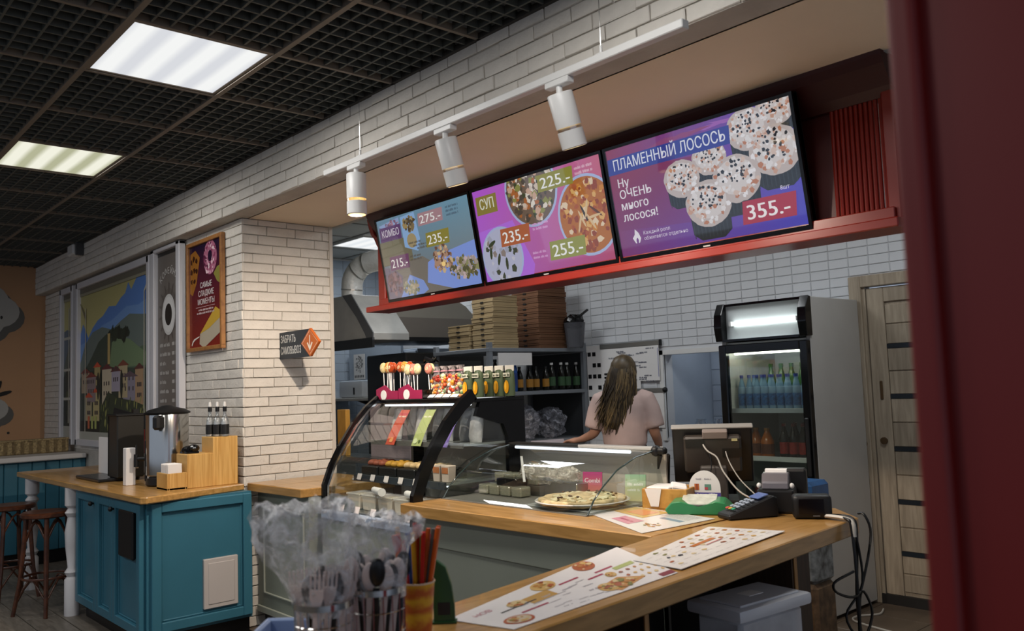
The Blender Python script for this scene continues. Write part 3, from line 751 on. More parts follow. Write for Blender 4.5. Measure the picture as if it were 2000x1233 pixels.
dup(s1, (-6.72, 1.56, 0), .55, 'dark bentwood bar stool tucked in next to the teal cabinet')

# things on the bar
t = thing('cutlery_stand', 'dark upright dispenser with a flat base plate on the oak bar', 'dispenser', (-6.3, 1.92, .90))
part('base_plate', B().box(-.45, -.17, 0, .10, .10, .022, .006), mat('graphite plastic', '#2b2b2d', .25), t)
part('tower', B().box(-.02, -.07, .022, .16, .11, .45, .008), mat('graphite metal', '#35332f', .35, metal=.4), t)
part('tower_front', B().box(-.035, -.072, .03, -.02, .112, .445), black_m, t)
part('top_cap', B().box(-.04, -.08, .44, .17, .12, .455, .004), black_m, t)
part('small_label', B().box(.16, 0.0, .08, .163, .07, .16), mat('tan label', '#8a7a62', .6), t)
t2 = solo('paper_sign', B().box(-.10, -.004, 0, .16, .004, .26), paper_m, 'blank white paper card standing in front of the dark dispenser', 'sign', (-6.72, 1.93, .923))
t = thing('black_card_holder', 'black holder of hanging dark cards behind the dispenser', 'holder', (-6.62, 2.12, .90))
for k in range(6):
    part('card', B().obox((-.26+.07*k, .02*k-.05, .40-.012*k), (.10, .008, .17), (0, .25-.05*k, .3)), black_m, t)
part('post', B().box(-.01, -.02, 0, .03, .02, .48), black_m, t); part('foot', B().box(-.08, -.05, 0, .1, .05, .012), black_m, t)
part('red_pouch', B().box(.02, -.03, .15, .14, .03, .34, .012), mat('red pouch', '#7d2a2a', .5), t)
for k in range(4): part('rod', B().cyl((-.1+.03*k, -.02, .34), (-.15+.03*k, -.02, .24), .004, seg=6), black_m, t)
# urn
t = thing('water_urn', 'stainless steel water urn with black lid and tap on the oak bar', 'urn', (-5.62, 2.0, .90))
part('base', B().lathe([(.12, 0), (.13, .01), (.13, .05), (.118, .06)], seg=28), black_m, t, 40)
part('body', B().lathe([(.118, .055), (.131, .07), (.131, .445), (.127, .455)], seg=36), mat('polished urn steel', '#c4c2bd', .16, metal=1.), t, 40)
part('lid', B().lathe([(.139, .452), (.142, .462), (.11, .48), (.05, .495), (.03, .505), (0, .507)], seg=28), black_m, t, 40)
part('handle', B().box(-.155, -.03, .36, -.118, .03, .455, .012), black_m, t); part('handle', B().obox((.105, -.085, .40), (.05, .10, .09), (0, 0, .67), .014), black_m, t)
ta = part('tap', B().cyl((-.07, -.10, .17), (-.115, -.155, .17), .014).cyl((-.115, -.155, .20), (-.115, -.155, .12), .016).box(-.12, -.16, .2, -.11, -.15, .26, .003), black_m, t, 40)
part('gauge', B().obox((-.04, -.118, .16), (.05, .02, .26), (0, 0, -.3), .006), black_m, t)
part('gauge_strip', B().obox((.01, -.121, .22), (.012, .012, .36), (0, 0, .1), .003), mat('sight glass', '#d8d6d0', .1), t)
solo('white_block', B().box(-.035, -.03, 0, .03, .03, .24, .004), paper_m, 'narrow white card stand between the dispenser and the water urn', 'card stand', (-5.82, 1.83, .90))
# organiser
t = thing('bamboo_organizer', 'stepped bamboo organiser box at the pillar end of the oak bar', 'organizer', (-5.28, 2.08, .90))
def tray(x0, y0, x1, y1, h, th=.012):
    b = B().box(x0, y0, 0, x1, y1, .012).box(x0, y0, 0, x1, y0+th, h, .002).box(x0, y1-th, 0, x1, y1, h, .002).box(x0, y0+th, 0, x0+th, y1-th, h, .002).box(x1-th, y0+th, 0, x1, y1-th, h, .002)
    return b
part('front_box', tray(-.13, -.22, .05, -.10, .10), bamboo_m, t)
part('middle_box', B().box(-.13, -.10, 0, .05, .06, .205, .003), bamboo_m, t)
part('rear_box', B().box(-.13, .06, 0, .05, .22, .30, .003), bamboo_m, t)
t = thing('napkin_stack', 'stack of white folded napkins in the front of the bamboo organiser', 'napkins', (-5.32, 1.92, .913))
for k in range(7): part('napkin', B().obox((-.06+.018*k, 0, .075), (.012, .085, .13), (0, .06*math.sin(k*2), 0), .003), paper_m, t)
solo('black_lid_pile', B().sph((0, 0, .018), (.045, .05, .03), 14, 8).sph((.03, .015, .03), (.035, .035, .025), 12, 8).box(-.05, -.04, 0, .05, .04, .012), gloss_black_m, 'small heap of glossy black cup lids on the bamboo organiser', 'cup lid', (-5.35, 2.04, 1.106))
# syrup bottles
cl = glass('bottle glass', '#e4e8ea', .03, .14)
def syrup(x, y, lab):
    t = thing('syrup_bottle', lab, 'bottle', (x, y, 1.201), group='clear bottles on the organiser')
    part('glass', B().lathe([(0, 0), (.024, 0), (.026, .01), (.026, .085), (.02, .11), (.010, .135), (.009, .17)], seg=16), cl, t, 40)
    part('liquid', B().lathe([(0, .004), (.022, .004), (.022, .08), (.012, .115), (0, .118)], seg=14), mat('pale syrup', '#c9c6c2', .3), t, 40)
    part('label', B().lathe([(.0266, .015), (.0266, .075)], seg=16, closed=False), mat('black label', '#161616', .5), t)
    part('cap', B().cyl((0, 0, .155), (0, 0, .185), .012), black_m, t)
    part('nozzle', B().lathe([(.008, .185), (.01, .19), (.008, .215), (0, .218)], seg=10), white_m, t)
for k, (x, y) in enumerate(((-5.36, 2.175), (-5.305, 2.2), (-5.25, 2.225))): syrup(x, y, ('clear syrup bottle with black cap, left one of three on the organiser', 'clear syrup bottle with black cap, middle one of three on the organiser', 'clear syrup bottle with black cap, right one of three, nearest the pillar')[k])
# ================================================================ SERVICE COUNTERS
TOP = .90
# oak top beside the pillar with its grey-green cabinet
t = thing('counter_cabinet', 'grey green panelled cabinet with an oak top against the brick pillar', 'cabinet', (-4.87, 2.62, 0))
part('body', B().box(-.335, -.20, .1, .33, .38, .85), olive_m, t)
part('worktop', B().prism([(-.34, -.27), (.33, -.25), (.36, .38), (-.34, .38)], 'z', .85, .90, .004), worktop_y_m, t)
part('plinth', B().box(-.335, -.16, 0, .33, .38, .1), black_m, t)
g = .012
part('panel_bead', B().box(-.25, -.212, .22, .28, -.2, .232, .003).box(-.25, -.212, .74, .28, -.2, .752, .003).box(-.25, -.212, .22, -.238, -.2, .752, .003).box(.268, -.212, .22, .28, -.2, .752, .003), mat('grey green bead', '#8d9186', .5), t)
part('base_bead', B().box(-.335, -.215, .10, .33, -.2, .14, .003), mat('grey green bead', '#8d9186', .5), t)
solo('folded_napkin', B().box(-.05, -.03, 0, .05, .03, .012, .003).obox((.02, 0, .02), (.05, .05, .012), (.2, .1, .3), .003), paper_m, 'small crumpled white napkin on the oak top beside the pillar', 'napkin', (-4.66, 2.84, .901))

# front counter below the low showcase
t = thing('service_counter', 'grey green counter front under the low glass showcase', 'counter', (-2.75, 2.75, 0))
part('front_panel', B().box(-.76, -.30, .1, .78, -.27, .845), olive_m, t)
part('top_rail', B().box(-.76, -.312, .70, .78, -.30, .845, .004), olive_m, t)
part('side_panel', B().box(.76, -.30, .0, .79, .40, .845), dark_m, t)
part('back_panel', B().box(-.76, .42, .0, .79, .45, .845), dark_m, t)
part('plinth', B().box(-.76, -.27, 0, .78, -.24, .1), black_m, t)
t = thing('oak_worktop', 'thick oak counter top running along the low showcase to the till corner', 'worktop', (-2.75, 2.75, .845))
part('board', B().prism([(-.77, -.385), (.757, -.345), (.745, .08), (.82, .50), (.25, .62), (.25, -.12), (-.77, -.14)], 'z', 0, .055, .004), worktop_y_m, t)
# till counter: oak bar running towards the camera
t = thing('till_counter', 'long oak till counter with an open shelf base running to the foreground', 'counter', (-1.7, 1.9, 0))
def Q(x, y): return (x+1.7, y-1.9)
part('top', B().prism([Q(-1.375, .45), Q(-1.63, .45), Q(-1.985, 2.405), Q(-1.985, 3.30), Q(-1.80, 3.36), Q(-1.616, 3.185)], 'z', .84, .90, .004), worktop_m, t)
dk = wood('dark walnut board', '#2a1d14', '#3d2a1c', (8, 8, 1), .5)
edge = wood('oak edge', '#8a6234', '#a87b45', (8, 8, 1), .4)
part('back_board', B().prism([Q(-1.60, .5), Q(-1.62, .5), Q(-1.97, 2.40), Q(-1.95, 2.40)], 'z', .06, .84), dark_m, t)
for y in (1.12, 1.86, 2.78):
    xl = -1.61-.18*(y-.5); xr = -1.42-.09*(y-.5)-.03
    part('divider', B().box(xl+1.7, y-1.9-.009, .02, xr+1.7-.004, y-1.9+.009, .84), dk, t)
    part('divider_edge', B().box(xr+1.7-.004, y-1.9-.009, .02, xr+1.7, y-1.9+.009, .84), edge, t)
part('shelf', B().prism([Q(-1.47, .5), Q(-1.60, .5), Q(-1.95, 2.40), Q(-1.92, 2.95), Q(-1.66, 2.95)], 'z', .40, .42), dk, t)
part('end_panel', B().box(-.26, .86, .0, .04, .98, .84), dk, t)
part('bottom', B().prism([Q(-1.47, .5), Q(-1.60, .5), Q(-1.95, 2.40), Q(-1.92, 2.95), Q(-1.66, 2.95)], 'z', .03, .05), dk, t)
solo('cardboard_sheet', B().box(-.10, -.2, 0, .06, .2, .012), mat('kraft card', '#6e5c3c', .8), 'flat sheet of brown cardboard on the shelf under the till counter', 'cardboard', (-1.66, 1.55, .42))

# ================================================================ TALL CURVED SHOWCASE
prof = [(2.475, .78), (2.478, .92), (2.52, 1.02), (2.58, 1.12), (2.675, 1.25), (2.76, 1.335), (2.84, 1.392)]
sc = thing('curved_showcase', 'tall refrigerated showcase with curved glass and black end frames', 'showcase', (-3.96, 2.85, 0))
def S(p): return (p[0]-2.85, p[1])
XL, XRt = -.46, .46
part('base', B().box(XL, -.41, .1, XRt, .34, .76), olive_m, sc); part('plinth', B().box(XL+.02, -.36, 0, XRt-.02, .34, .1), black_m, sc)
part('front_rail', B().box(XL, -.42, .74, XRt, -.385, .79, .006), mat('pale blue rail', '#8f9db0', .4), sc)
def band(x0, x1, w0=.0, w1=.035):
    out = [S(p) for p in prof]; inn = []
    for i, p in enumerate(out):
        a = Vector(out[min(i+1, len(out)-1)])-Vector(out[max(i-1, 0)]); n = Vector((a.y, -a.x)).normalized()*-1
        inn.append((p[0]+n.x*w1, p[1]+n.y*w1))
    return B().prism(out+inn[::-1], 'x', x0, x1)
part('end_frame', band(XL-.012, XL+.012), gloss_black_m, sc); part('end_frame', band(XRt-.014, XRt+.016, w1=.06), gloss_black_m, sc)
part('frame_trim', band(XL+.012, XL+.018, w1=.012), chrome_m, sc); part('frame_trim', band(XRt-.022, XRt-.014, w1=.012), chrome_m, sc)
part('end_panel', B().prism([(.02, 1.395), (.325, 1.395), (.325, .90), (.20, .90), (.20, 1.18), (.17, 1.25), (-.02, 1.30)], 'x', XRt-.012, XRt+.014), gloss_black_m, sc)
part('end_panel', B().prism([(.02, 1.395), (.325, 1.395), (.325, .78), (.22, .78), (.22, 1.2), (.17, 1.27), (-.02, 1.31)], 'x', XL-.012, XL+.012), gloss_black_m, sc)
inside = [S((a+.004, b)) for a, b in prof]
part('front_glass', B().strip([(XL+.012, a, b) for a, b in inside], [(XRt-.014, a, b) for a, b in inside]), pane_m, sc, 60)
sg = [(a+.02, b) for a, b in inside]+[(.20, 1.38), (.20, .8)]
part('side_glass', B().face([(XRt-.004, a, b) for a, b in sg]), pane_m, sc); part('side_glass', B().face([(XL+.004, a, b) for a, b in sg]), pane_m, sc)
part('top_board', B().box(XL-.01, -.03, 1.372, XRt+.016, .325, 1.397, .004), gloss_black_m, sc)
part('floor_tray', B().box(XL+.012, -.36, .77, XRt-.014, .30, .79), steel_m, sc)
part('back_wall', B().box(XL+.012, .30, .78, XRt-.014, .32, 1.37), mat('showcase back', '#a79e90', .4), sc)
part('shelf', B().box(XL+.02, -.20, .955, XRt-.02, .30, .967), mat('shelf glass', '#8a8f8c', .1), sc)
part('shelf', B().box(XL+.02, -.08, 1.145, XRt-.02, .30, 1.157), mat('shelf glass', '#8a8f8c', .1), sc)
part('shelf_rail', B().box(XL+.02, -.212, .935, XRt-.02, -.20, .972), mat('dark price rail', '#2a333b', .4), sc)
part('shelf_rail', B().box(XL+.02, -.09, 1.135, XRt-.02, -.08, 1.162), mat('grey price rail', '#5d5c58', .4), sc)
lamp_m = mat('showcase tube', '#ffffff', .4, emit='#eef4ff', es=1.6)
part('light_tube', B().cyl((XL+.05, -.17, .95), (XRt-.05, -.17, .95), .007, seg=8), lamp_m, sc)
part('light_tube', B().cyl((XL+.05, .0, 1.362), (XRt-.05, .0, 1.362), .006, seg=8), lamp_m, sc)
# goods in the showcase
bag_m = [mat('silver pouch', '#bdbbbb', .3, metal=.2, noise=.2, nscale=20, bump=.4, bscale=20), mat('grey pouch', '#8c8a8a', .3, metal=.2, noise=.25, nscale=20, bump=.4, bscale=20)]
for k in range(7):
    x = -4.33+.125*k
    b = B(); 
    b.loft([((0, 0, 0), (.05, .012)), ((0, 0, .03), (.05, .028)), ((0, .01, .10), (.05, .026)), ((0, .02, .165), (.048, .012)), ((0, .022, .18), (.05, .003))], 14, up=(1, 0, 0))
    solo('snack_pouch', b, bag_m[k % 2], 'silver snack pouch standing on the upper shelf of the tall showcase', 'pouch', (x, 2.90+.03*(k % 2), 1.158), None, 'silver pouches in the tall showcase', 50)
def leaflet(x, c1, c2, lab, spots, sx=0):
    t = thing('hanging_leaflet', lab, 'leaflet', (x, 2.80, 1.14), group='leaflets hanging in the tall showcase')
    pts = [(0, .0), (.025, .06), (.062, .13), (.105, .195)]
    A = [(-.045-.01*0+sx*p[1], p[0]-.06, p[1]) for p in pts]; Bq = [(.045+sx*p[1], p[0]-.06, p[1]) for p in pts]
    b = B().strip(A, Bq); part('sheet', b, mat('leaflet '+c1, c1, .4), t, 60)
    P = Print(); P.rect(-.045, .135, .045, .2, c2, 1); 
    for (a, q, c, r) in spots: P.blob(a, q, r, c, 2)
    P.scrawl(-.035, .17, .07, .014, '#f2eadb', 3)
    P.V = [(u+sx*v*.95, v, d) for u, v, d in P.V]
    P.build('print', gloss_print_m, t, (0, -.064, .0), (1, 0, 0), (0, .48, .88))
leaflet(-4.17, '#c2503a', '#c43f4d', 'red and orange printed leaflet hanging in the tall showcase', [(0, .03, '#e6a06a', .02), (.01, .08, '#e8c7a0', .016), (-.02, .05, '#d9773f', .02), (.02, .12, '#e0a58c', .012)], .12)
leaflet(-3.91, '#a7b070', '#b3b97e', 'pale green printed leaflet hanging in the tall showcase', [(.0, .13, '#3d4a2c', .014), (-.02, .03, '#c9d3a2', .018), (.02, .03, '#5d6b3f', .012)], .06)
leaflet(-3.67, '#6c5a9a', '#7a86b5', 'violet printed leaflet hanging in the tall showcase', [(-.02, .1, '#d8b6a2', .016), (-.03, .04, '#d59aa0', .018), (.01, .14, '#2f2b48', .01)], .06)
# middle shelf: black trays with pastry
for k, (c, lab) in enumerate((('#8c4a35', 'black tray of reddish pastry slices on the middle shelf of the tall showcase'), ('#b8892f', 'black tray of yellow custard pastry on the middle shelf of the tall showcase'), ('#c7a878', 'black tray of pale rolls on the middle shelf beside the custard pastry'), ('#b59f78', 'black tray of pale rolls on the middle shelf near the right frame'))):
    t = thing('pastry_tray', lab, 'pastry tray', (-4.30+.185*k, 2.78, .968))
    part('tray', B().box(-.085, -.10, 0, .085, .12, .05, .006), black_m, t)
    for q in range(5): part('pastry', B().sph((-.06+.03*q, -.03+.06*(q % 2), .062), (.024, .04, .02), 8, 6), mat('pastry '+c, c, .6, noise=.3, nscale=40), t, 60)
for k in range(2):
    t = thing('carton_cup', 'white and orange carton cup on the middle shelf by the right frame, %s one' % ('left', 'right')[k], 'carton', (-3.64+.075*k, 2.70, .968))
    part('cup', B().prism([(-.026, 0), (.026, 0), (.034, .085), (-.034, .085)], 'y', -.025, .025, .003), mat('carton white', '#c9b8a8', .6), t)
    part('print', B().box(-.024, -.027, .045, .028, -.0255, .075), mat('carton orange', '#b36a35', .6), t)
def tagcard(x, y, z, lab, grp, s=1):
    b = B().obox((0, 0, .014*s), (.036*s, .002, .028*s), (-.3, 0, 0)).box(-.012*s, -.004, -.004, .012*s, .0, .003)
    return solo('price_tag', b, mat('price card', '#d8cfcb', .6), lab, 'price tag', (x, y, z), None, grp)
for k in range(5): tagcard(-4.33+.14*k, 2.634, .945, 'small white price tag clipped to the middle shelf rail of the tall showcase', 'price tags on the middle rail', 1.2)
for k in range(5): tagcard(-4.22+.16*k, 2.45, .795, 'small white price tag on the front rail of the tall showcase', 'price tags on the front rail', 1.3)
for k in range(5):
    t = thing('salad_box', 'clear lidded box of salad on the bottom of the tall showcase', 'food box', (-4.28+.16*k, 2.62, .791), group='salad boxes in the tall showcase')
    part('tub', B().prism([(-.06, 0), (.06, 0), (.07, .075), (-.07, .075)], 'y', -.06, .06, .006), mat('kraft tub', '#c2b7a8', .5), t)
    part('lid', B().box(-.073, -.064, .075, .073, .064, .088, .004), mat('clear lid', '#d9d6d0', .1, alpha=.5), t)
    part('filling', B().sph((0, 0, .07), (.055, .045, .014), 10, 6), mat('salad', '#a79b72', .7, noise=.4, nscale=60), t, 60)
# white paper bundles (long wraps)
for k in range(2): solo('wrap_roll', B().cyl((-.1, .0, .02), (.1, -.08, .028), .018, .022, 12), paper_m, ('left', 'right')[k]+' white paper wrap lying over the salad boxes in the tall showcase', 'wrap', (-4.02+.32*k, 2.60, .882), None, None, 40)

# ================================================================ LOW GLASS SHOWCASE
lp = [(2.60, .905), (2.64, .96), (2.70, 1.01), (2.79, 1.07), (2.92, 1.118), (3.06, 1.138)]
ls = thing('low_showcase', 'low counter showcase with a long curved glass front', 'showcase', (-2.99, 2.85, .90))
def S2(p): return (p[0]-2.85, p[1]-.90)
xa, xb = -.50, .50
out = [S2(p) for p in lp]
part('front_glass', B().strip([(xa, a, b) for a, b in out], [(xb, a, b) for a, b in out]), pane_m, ls, 60)
part('side_glass', B().face([(xb, a, b) for a, b in out]+[(xb, .28, .0)]), pane_m, ls)
part('glass_edge', B().tube([(xb, a, b) for a, b in out], .004, 6), mat('dark glass edge', '#2f3b3a', .1), ls, 60)
part('glass_edge', B().tube([(xa+.01, a, b) for a, b in out], .004, 6), mat('dark glass edge', '#2f3b3a', .1), ls, 60)
part('top_rail', B().box(xa, .20, .236, .02, .27, .25, .003), mat('dark top rail', '#3b3a38', .3, metal=.5), ls)
part('top_rail', B().box(.02, .20, .236, xb, .27, .25, .003), mat('pale top rail', '#a9a8a4', .3), ls)
part('deck', B().box(xa, -.26, -.001, xb, .30, .004), mat('showcase deck', '#77746c', .4), ls)
part('rear_panel', B().box(xa, .28, .0, xb, .29, .236), mat('rear panel', '#b8b0a2', .4), ls)
part('light_tube', B().cyl((xa+.05, .21, .225), (xb-.15, .21, .225), .008, seg=8), lamp_m, ls)  # added glowing tube, stands in for the bright reflection along the top
part('hinge_knob', B().sph((xb, .215, .235), (.022, .03, .026), 12, 8).box(xb-.02, .2, .22, xb+.05, .24, .25, .008), black_m, ls, 50)
part('end_post', B().box(xa+.15, -.02, 0, xa+.30, .06, .09, .004), gloss_black_m, ls)
for k in range(8):
    r, c = divmod(k, 4)
    t = thing('dip_tub', 'square clear tub of dip in the left half of the low showcase, '+('front row' if r == 0 else 'rear row'), 'food tub', (-3.42+.085*c, 2.84+.11*r, .905+.05*r), group='dip tubs, '+('front row' if r == 0 else 'rear row'))
    part('tub', B().box(-.036, -.036, 0, .036, .036, .05, .006), mat('clear tub', '#9c9a86', .2, alpha=.55), t)
    part('filling', B().box(-.032, -.032, .004, .032, .032, .04, .004), mat('pale dip', '#8c8a5e' if (k % 3) else '#a29a7d', .6, noise=.2, nscale=40), t)
solo('tub_step', B().box(-.19, -.05, 0, .19, .06, .048), steel_m, 'steel step under the rear row of dip tubs', 'shelf riser', (-3.29, 2.955, .905))
t = thing('plastic_wrap_roll', 'roll of crumpled clear wrap at the back of the low showcase', 'film roll', (-3.1, 2.98, .906))
b = B().sph((0, 0, .10), (.20, .08, .05), 24, 12).jitter(.012); part('wrap', b, film('clear wrap', '#d9d2c4', .6), t)
part('stick', B().beam((-.12, -.08, .19), (-.06, -.12, .07), .012, .006), white_m, t)
part('block', B().box(-.22, -.04, 0, .22, .06, .07, .004), steel_m, t)
# pizza on a plate on a tray
t = thing('pizza_plate', 'white plate on a clear lidless tray under the curved glass', 'plate', (-2.71, 2.80, .905))
part('plate', B().lathe([(0, .006), (.15, .006), (.21, .024), (.216, .028), (.21, .031), (.15, .013), (0, .012)], seg=36), mat('glazed plate', '#c9c5bd', .2), t, 40)
part('tray', B().box(-.22, -.155, 0, .20, .16, .006, .002), mat('clear tray', '#cfd2cf', .1, alpha=.5), t)
t = thing('pizza', 'pale cheese pizza with scattered olives on the white plate', 'pizza', (-2.71, 2.80, .919))
b = B().lathe([(0, .0), (.19, .0), (.2, .008), (.196, .022), (.18, .026), (.16, .02), (.09, .03), (0, .042)], seg=32); b.jitter(.004)
part('crust', b, mat('pizza crust', '#c9b184', .6, noise=.35, nscale=28, bump=.5, bscale=50), t, 60)
b = B()
for k in range(40):
    a = rnd.uniform(0, 6.28); r = .16*math.sqrt(rnd.random()); b.ico((r*math.cos(a), r*math.sin(a), .024+.016*(1-r/.16)), (rnd.uniform(.01, .026), rnd.uniform(.01, .026), .008), 1)
part('cheese', b, mat('melted cheese', '#d9cda6', .5, noise=.2, nscale=30), t, 60)['kind'] = 'stuff'
b = B()
for k in range(16):
    a = rnd.uniform(0, 6.28); r = .16*math.sqrt(rnd.random()); b.ico((r*math.cos(a), r*math.sin(a), .032+.015*(1-r/.16)), (.008, .008, .005), 1)
part('olives', b, mat('olive and browned bits', '#5b4330', .5), t, 60)['kind'] = 'stuff'
def pcard(x, y, z, c1, c2, lab, txt=None):
    t = thing('price_card', lab, 'price card', (x, y, z), .35)
    part('card', B().obox((0, .0, .06), (.10, .003, .12), (-.12, 0, 0)), mat('card '+c1, c1, .5), t)
    P = Print(); P.rect(-.05, .0, .05, .12, '', 1, cols=[c2, c2, c1, c1])
    if txt: P.text(txt, 0, .07, .022, '#f3e6e6', 2, 'c', .02)
    else: P.scrawl(-.038, .07, .076, .014, '#e9efdf', 2); P.scrawl(-.038, .045, .06, .012, '#e9efdf', 2)
    P.build('print', print_m, t, (0, -.010, .0), (1, 0, 0), (0, .12, .99))
pcard(-2.86, 3.03, .905, '#c03f86', '#dd8a62', 'pink and orange price card standing behind the pizza', 'Combi')
pcard(-2.60, 3.04, .905, '#9cc4a0', '#d8d2a0', 'mint green price card standing at the right of the pizza')
# ================================================================ GOODS ON TOP OF THE TALL SHOWCASE
ZT = 1.398
red_c = mat('magenta carton', '#8f1d46', .45)
def lolli_rack(x, cols, lab, n=13, tall=.17):
    t = thing('lollipop_stand', lab+' standing rack', 'display box', (x, 2.90, ZT))
    part('carton', B().box(-.115, -.06, 0, .115, .07, .05, .004), gloss_black_m, t)
    part('carton_front', B().prism([(-.115, 0), (.115, 0), (.115, .05), (.04, .05), (-.02, .085), (-.115, .06)], 'y', -.066, -.06), red_c, t)
    part('carton_label', B().lathe([(0, 0), (.03, 0), (.03, .003), (0, .003)], seg=16).xf(Matrix.Translation((-.03, -.067, .025)) @ Matrix.Rotation(PI/2, 4, 'X')), white_m, t)
    part('top_bar', B().box(-.12, .06, tall+.045, .12, .068, tall+.055), black_m, t)
    part('bar_post', B().box(-.118, .06, .04, -.112, .068, tall+.05).box(.112, .06, .04, .118, .068, tall+.05), black_m, t)
    for k in range(n):
        px = -.1+.2*k/(n-1)+rnd.uniform(-.006, .006); py = rnd.choice((-.04, 0, .04)); lean = rnd.uniform(-.012, .012)
        l = thing('lollipop', 'round lollipop on a white stick in the %s' % lab, 'lollipop', (x+px, 2.90+py, ZT+.05), group='lollipops in the '+lab)
        part('stick', B().cyl((0, 0, 0), (lean, 0, tall-.05), .0028, seg=6), paper_m, l)
        c = cols[k % len(cols)]
        part('candy', B().sph((lean, 0, tall-.03), (.033, .017, .033), 12, 8), mat('candy '+c, c, .15, noise=.25, nscale=50), l, 60)
        part('swirl', B().tube([(lean+.014*math.cos(a*.8)*a/10, -.014, tall-.03+.014*math.sin(a*.8)*a/10) for a in range(10)], .004, 5), mat('candy cream', '#d8c9a0', .2), l, 60)
lolli_rack(-4.33, ['#c98a3a', '#b5502a', '#d8c28a', '#a8431f'], 'left lollipop carton with red and cream sweets')
lolli_rack(-4.09, ['#bfc089', '#c47a6a', '#c9bd92'], 'second lollipop carton with green and pink sweets', 8, .15)
solo('ribbon_bundle', B().tube([(-.06, 0, .0), (-.02, -.01, .03), (.03, .01, .012), (.07, 0, .035)], [.006, .016, .014, .004], 8).tube([(-.03, .02, .0), (.02, .02, .03), (.05, .03, .01)], [.01, .014, .004], 8), gloss_black_m, 'crumpled dark ribbon bundle above the lollipop cartons', 'ribbon', (-4.09, 2.98, ZT+.2))
# candy bags
cb = [['#c4761f', '#8f2416', '#d9b27a', '#7a2c12'], ['#c9892c', '#6f8a5a', '#b5481c', '#e0d3a8'], ['#b5391c', '#d08a2a', '#e2dccb', '#52281a'], ['#c4761f', '#d9b27a', '#8f2416', '#6f8a5a'], ['#c9892c', '#b5391c', '#e2dccb', '#b98a2a']]
wrapf = film('candy bag film', '#e3d5d2', .12)
for k in range(4):
    x = -3.95+.072*k
    t = thing('candy_bag', 'clear bag of orange and red mixed sweets, number %s from the lollipops' % ('one', 'two', 'three', 'four', 'five', 'six')[k], 'sweet bag', (x, 2.93, ZT), group='bags of mixed sweets')
    part('film', B().loft([((0, 0, 0), (.036, .02)), ((0, 0, .02), (.038, .028)), ((0, 0, .12), (.037, .026)), ((0, 0, .15), (.02, .012)), ((0, 0, .165), (.03, .008)), ((0, 0, .18), (.04, .01))], 14, up=(1, 0, 0)).jitter(.002), wrapf, t, 60)
    cc = cb[k % 5]
    for q, c in enumerate(cc):
        b = B()
        for _ in range(8): b.ico((rnd.uniform(-.028, .028), rnd.uniform(-.022, -.006), rnd.uniform(.008, .125)), rnd.uniform(.010, .016), 1)
        part('sweets', b, mat('sweet '+c, c, .35), t, 60)['kind'] = 'stuff'
    part('tie', B().lathe([(.022, .148), (.022, .156)], seg=12), mat('pink tie', '#b5858c', .4), t)
    part('price_ticket', B().obox((.0, -.045, .012), (.06, .002, .026), (-.9, 0, 0)), paper_m, t)
# juice tubes / drinks
for k in range(5):
    x, yj = ((-3.665, 2.93), (-3.60, 2.95), (-3.655, 3.07), (-3.585, 3.085), (-3.515, 3.10))[k]
    yel = k < 2
    t = thing('juice_pouch', 'tall green and yellow drink pouch with a white top, %s from the sweet bags' % ('first', 'second', 'third', 'fourth', 'fifth')[k], 'drink', (x, yj, ZT), group='green and yellow drink pouches')
    part('pouch', B().loft([((0, 0, 0), (.034, .022)), ((0, 0, .06), (.036, .026)), ((0, 0, .135), (.034, .014)), ((0, 0, .15), (.034, .003))], 14, up=(1, 0, 0)), mat('green pouch', '#46523a', .25), t, 50)
    part('white_top', B().box(-.034, -.006, .135, .034, .006, .168, .002), mat('white top', '#cfccc0', .4), t)
    P = Print(); P.ell(.0, .045, .02, .036, '#c48a1c', 1, 16); P.ell(-.006, .05, .008, .022, '#e0ac3c', 2, 10); P.rect(-.028, .1, .028, .122, '#c9c7b4', 1); P.scrawl(-.024, .104, .048, .014, '#2f3a2a', 2)
    P.build('print', gloss_print_m, t, (0, -.0275, .005), (1, 0, 0), (0, .03, 1))

# ================================================================ ON THE TILL COUNTER
t = thing('napkin_box', 'kraft wooden box of white napkins beside the showcase', 'napkin box', (-2.385, 3.02, .901), .35)
part('box', B().box(-.10, -.09, 0, .10, -.08, .085, .002).box(-.10, .08, 0, .10, .09, .085, .002).box(-.10, -.08, 0, -.09, .08, .085, .002).box(.09, -.08, 0, .10, .08, .085, .002).box(-.09, -.08, 0, .09, .08, .01), wood('kraft ply', '#a87935', '#c49347', (3, 3, 3), .5), t)
part('napkins', B().box(-.085, -.075, .01, .02, .075, .09, .004).obox((.04, .0, .085), (.07, .07, .02), (.2, .2, .4), .006), paper_m, t)
part('cutout', B().prism([(-.085, .085), (-.01, .085), (-.025, .01), (-.06, .01)], 'y', -.0935, -.0905), paper_m, t)
# menu sheets
def sheet(name, lab, pts, z, seed, cat='menu'):
    cx = sum(p[0] for p in pts)/4; cy = sum(p[1] for p in pts)/4; global rnd
    t = thing(name, lab, cat, (cx, cy, z)); q = [(a-cx, b-cy) for a, b in pts]
    part('sheet', B().prism(q, 'z', 0, .0012), paper_m, t)
    r0 = rnd; rnd = random.Random(seed); P = Print()
    def uv(u, v):
        a = Vector(q[0]).lerp(Vector(q[1]), u); b = Vector(q[3]).lerp(Vector(q[2]), u); c = a.lerp(b, v); return c.x, c.y
    return t, P, uv
def finish(t, P, uv):
    V = []
    for u, v, d in P.V:
        x, y = uv(u, v); V.append((x, y, d))
    P.V = V; P.build('print', gloss_print_m, t, (0, 0, .0013), (1, 0, 0), (0, 1, 0))
food = ['#b57a3c', '#a85a32', '#c9a25e', '#8f4a2a', '#d0b887', '#7d7a3a']
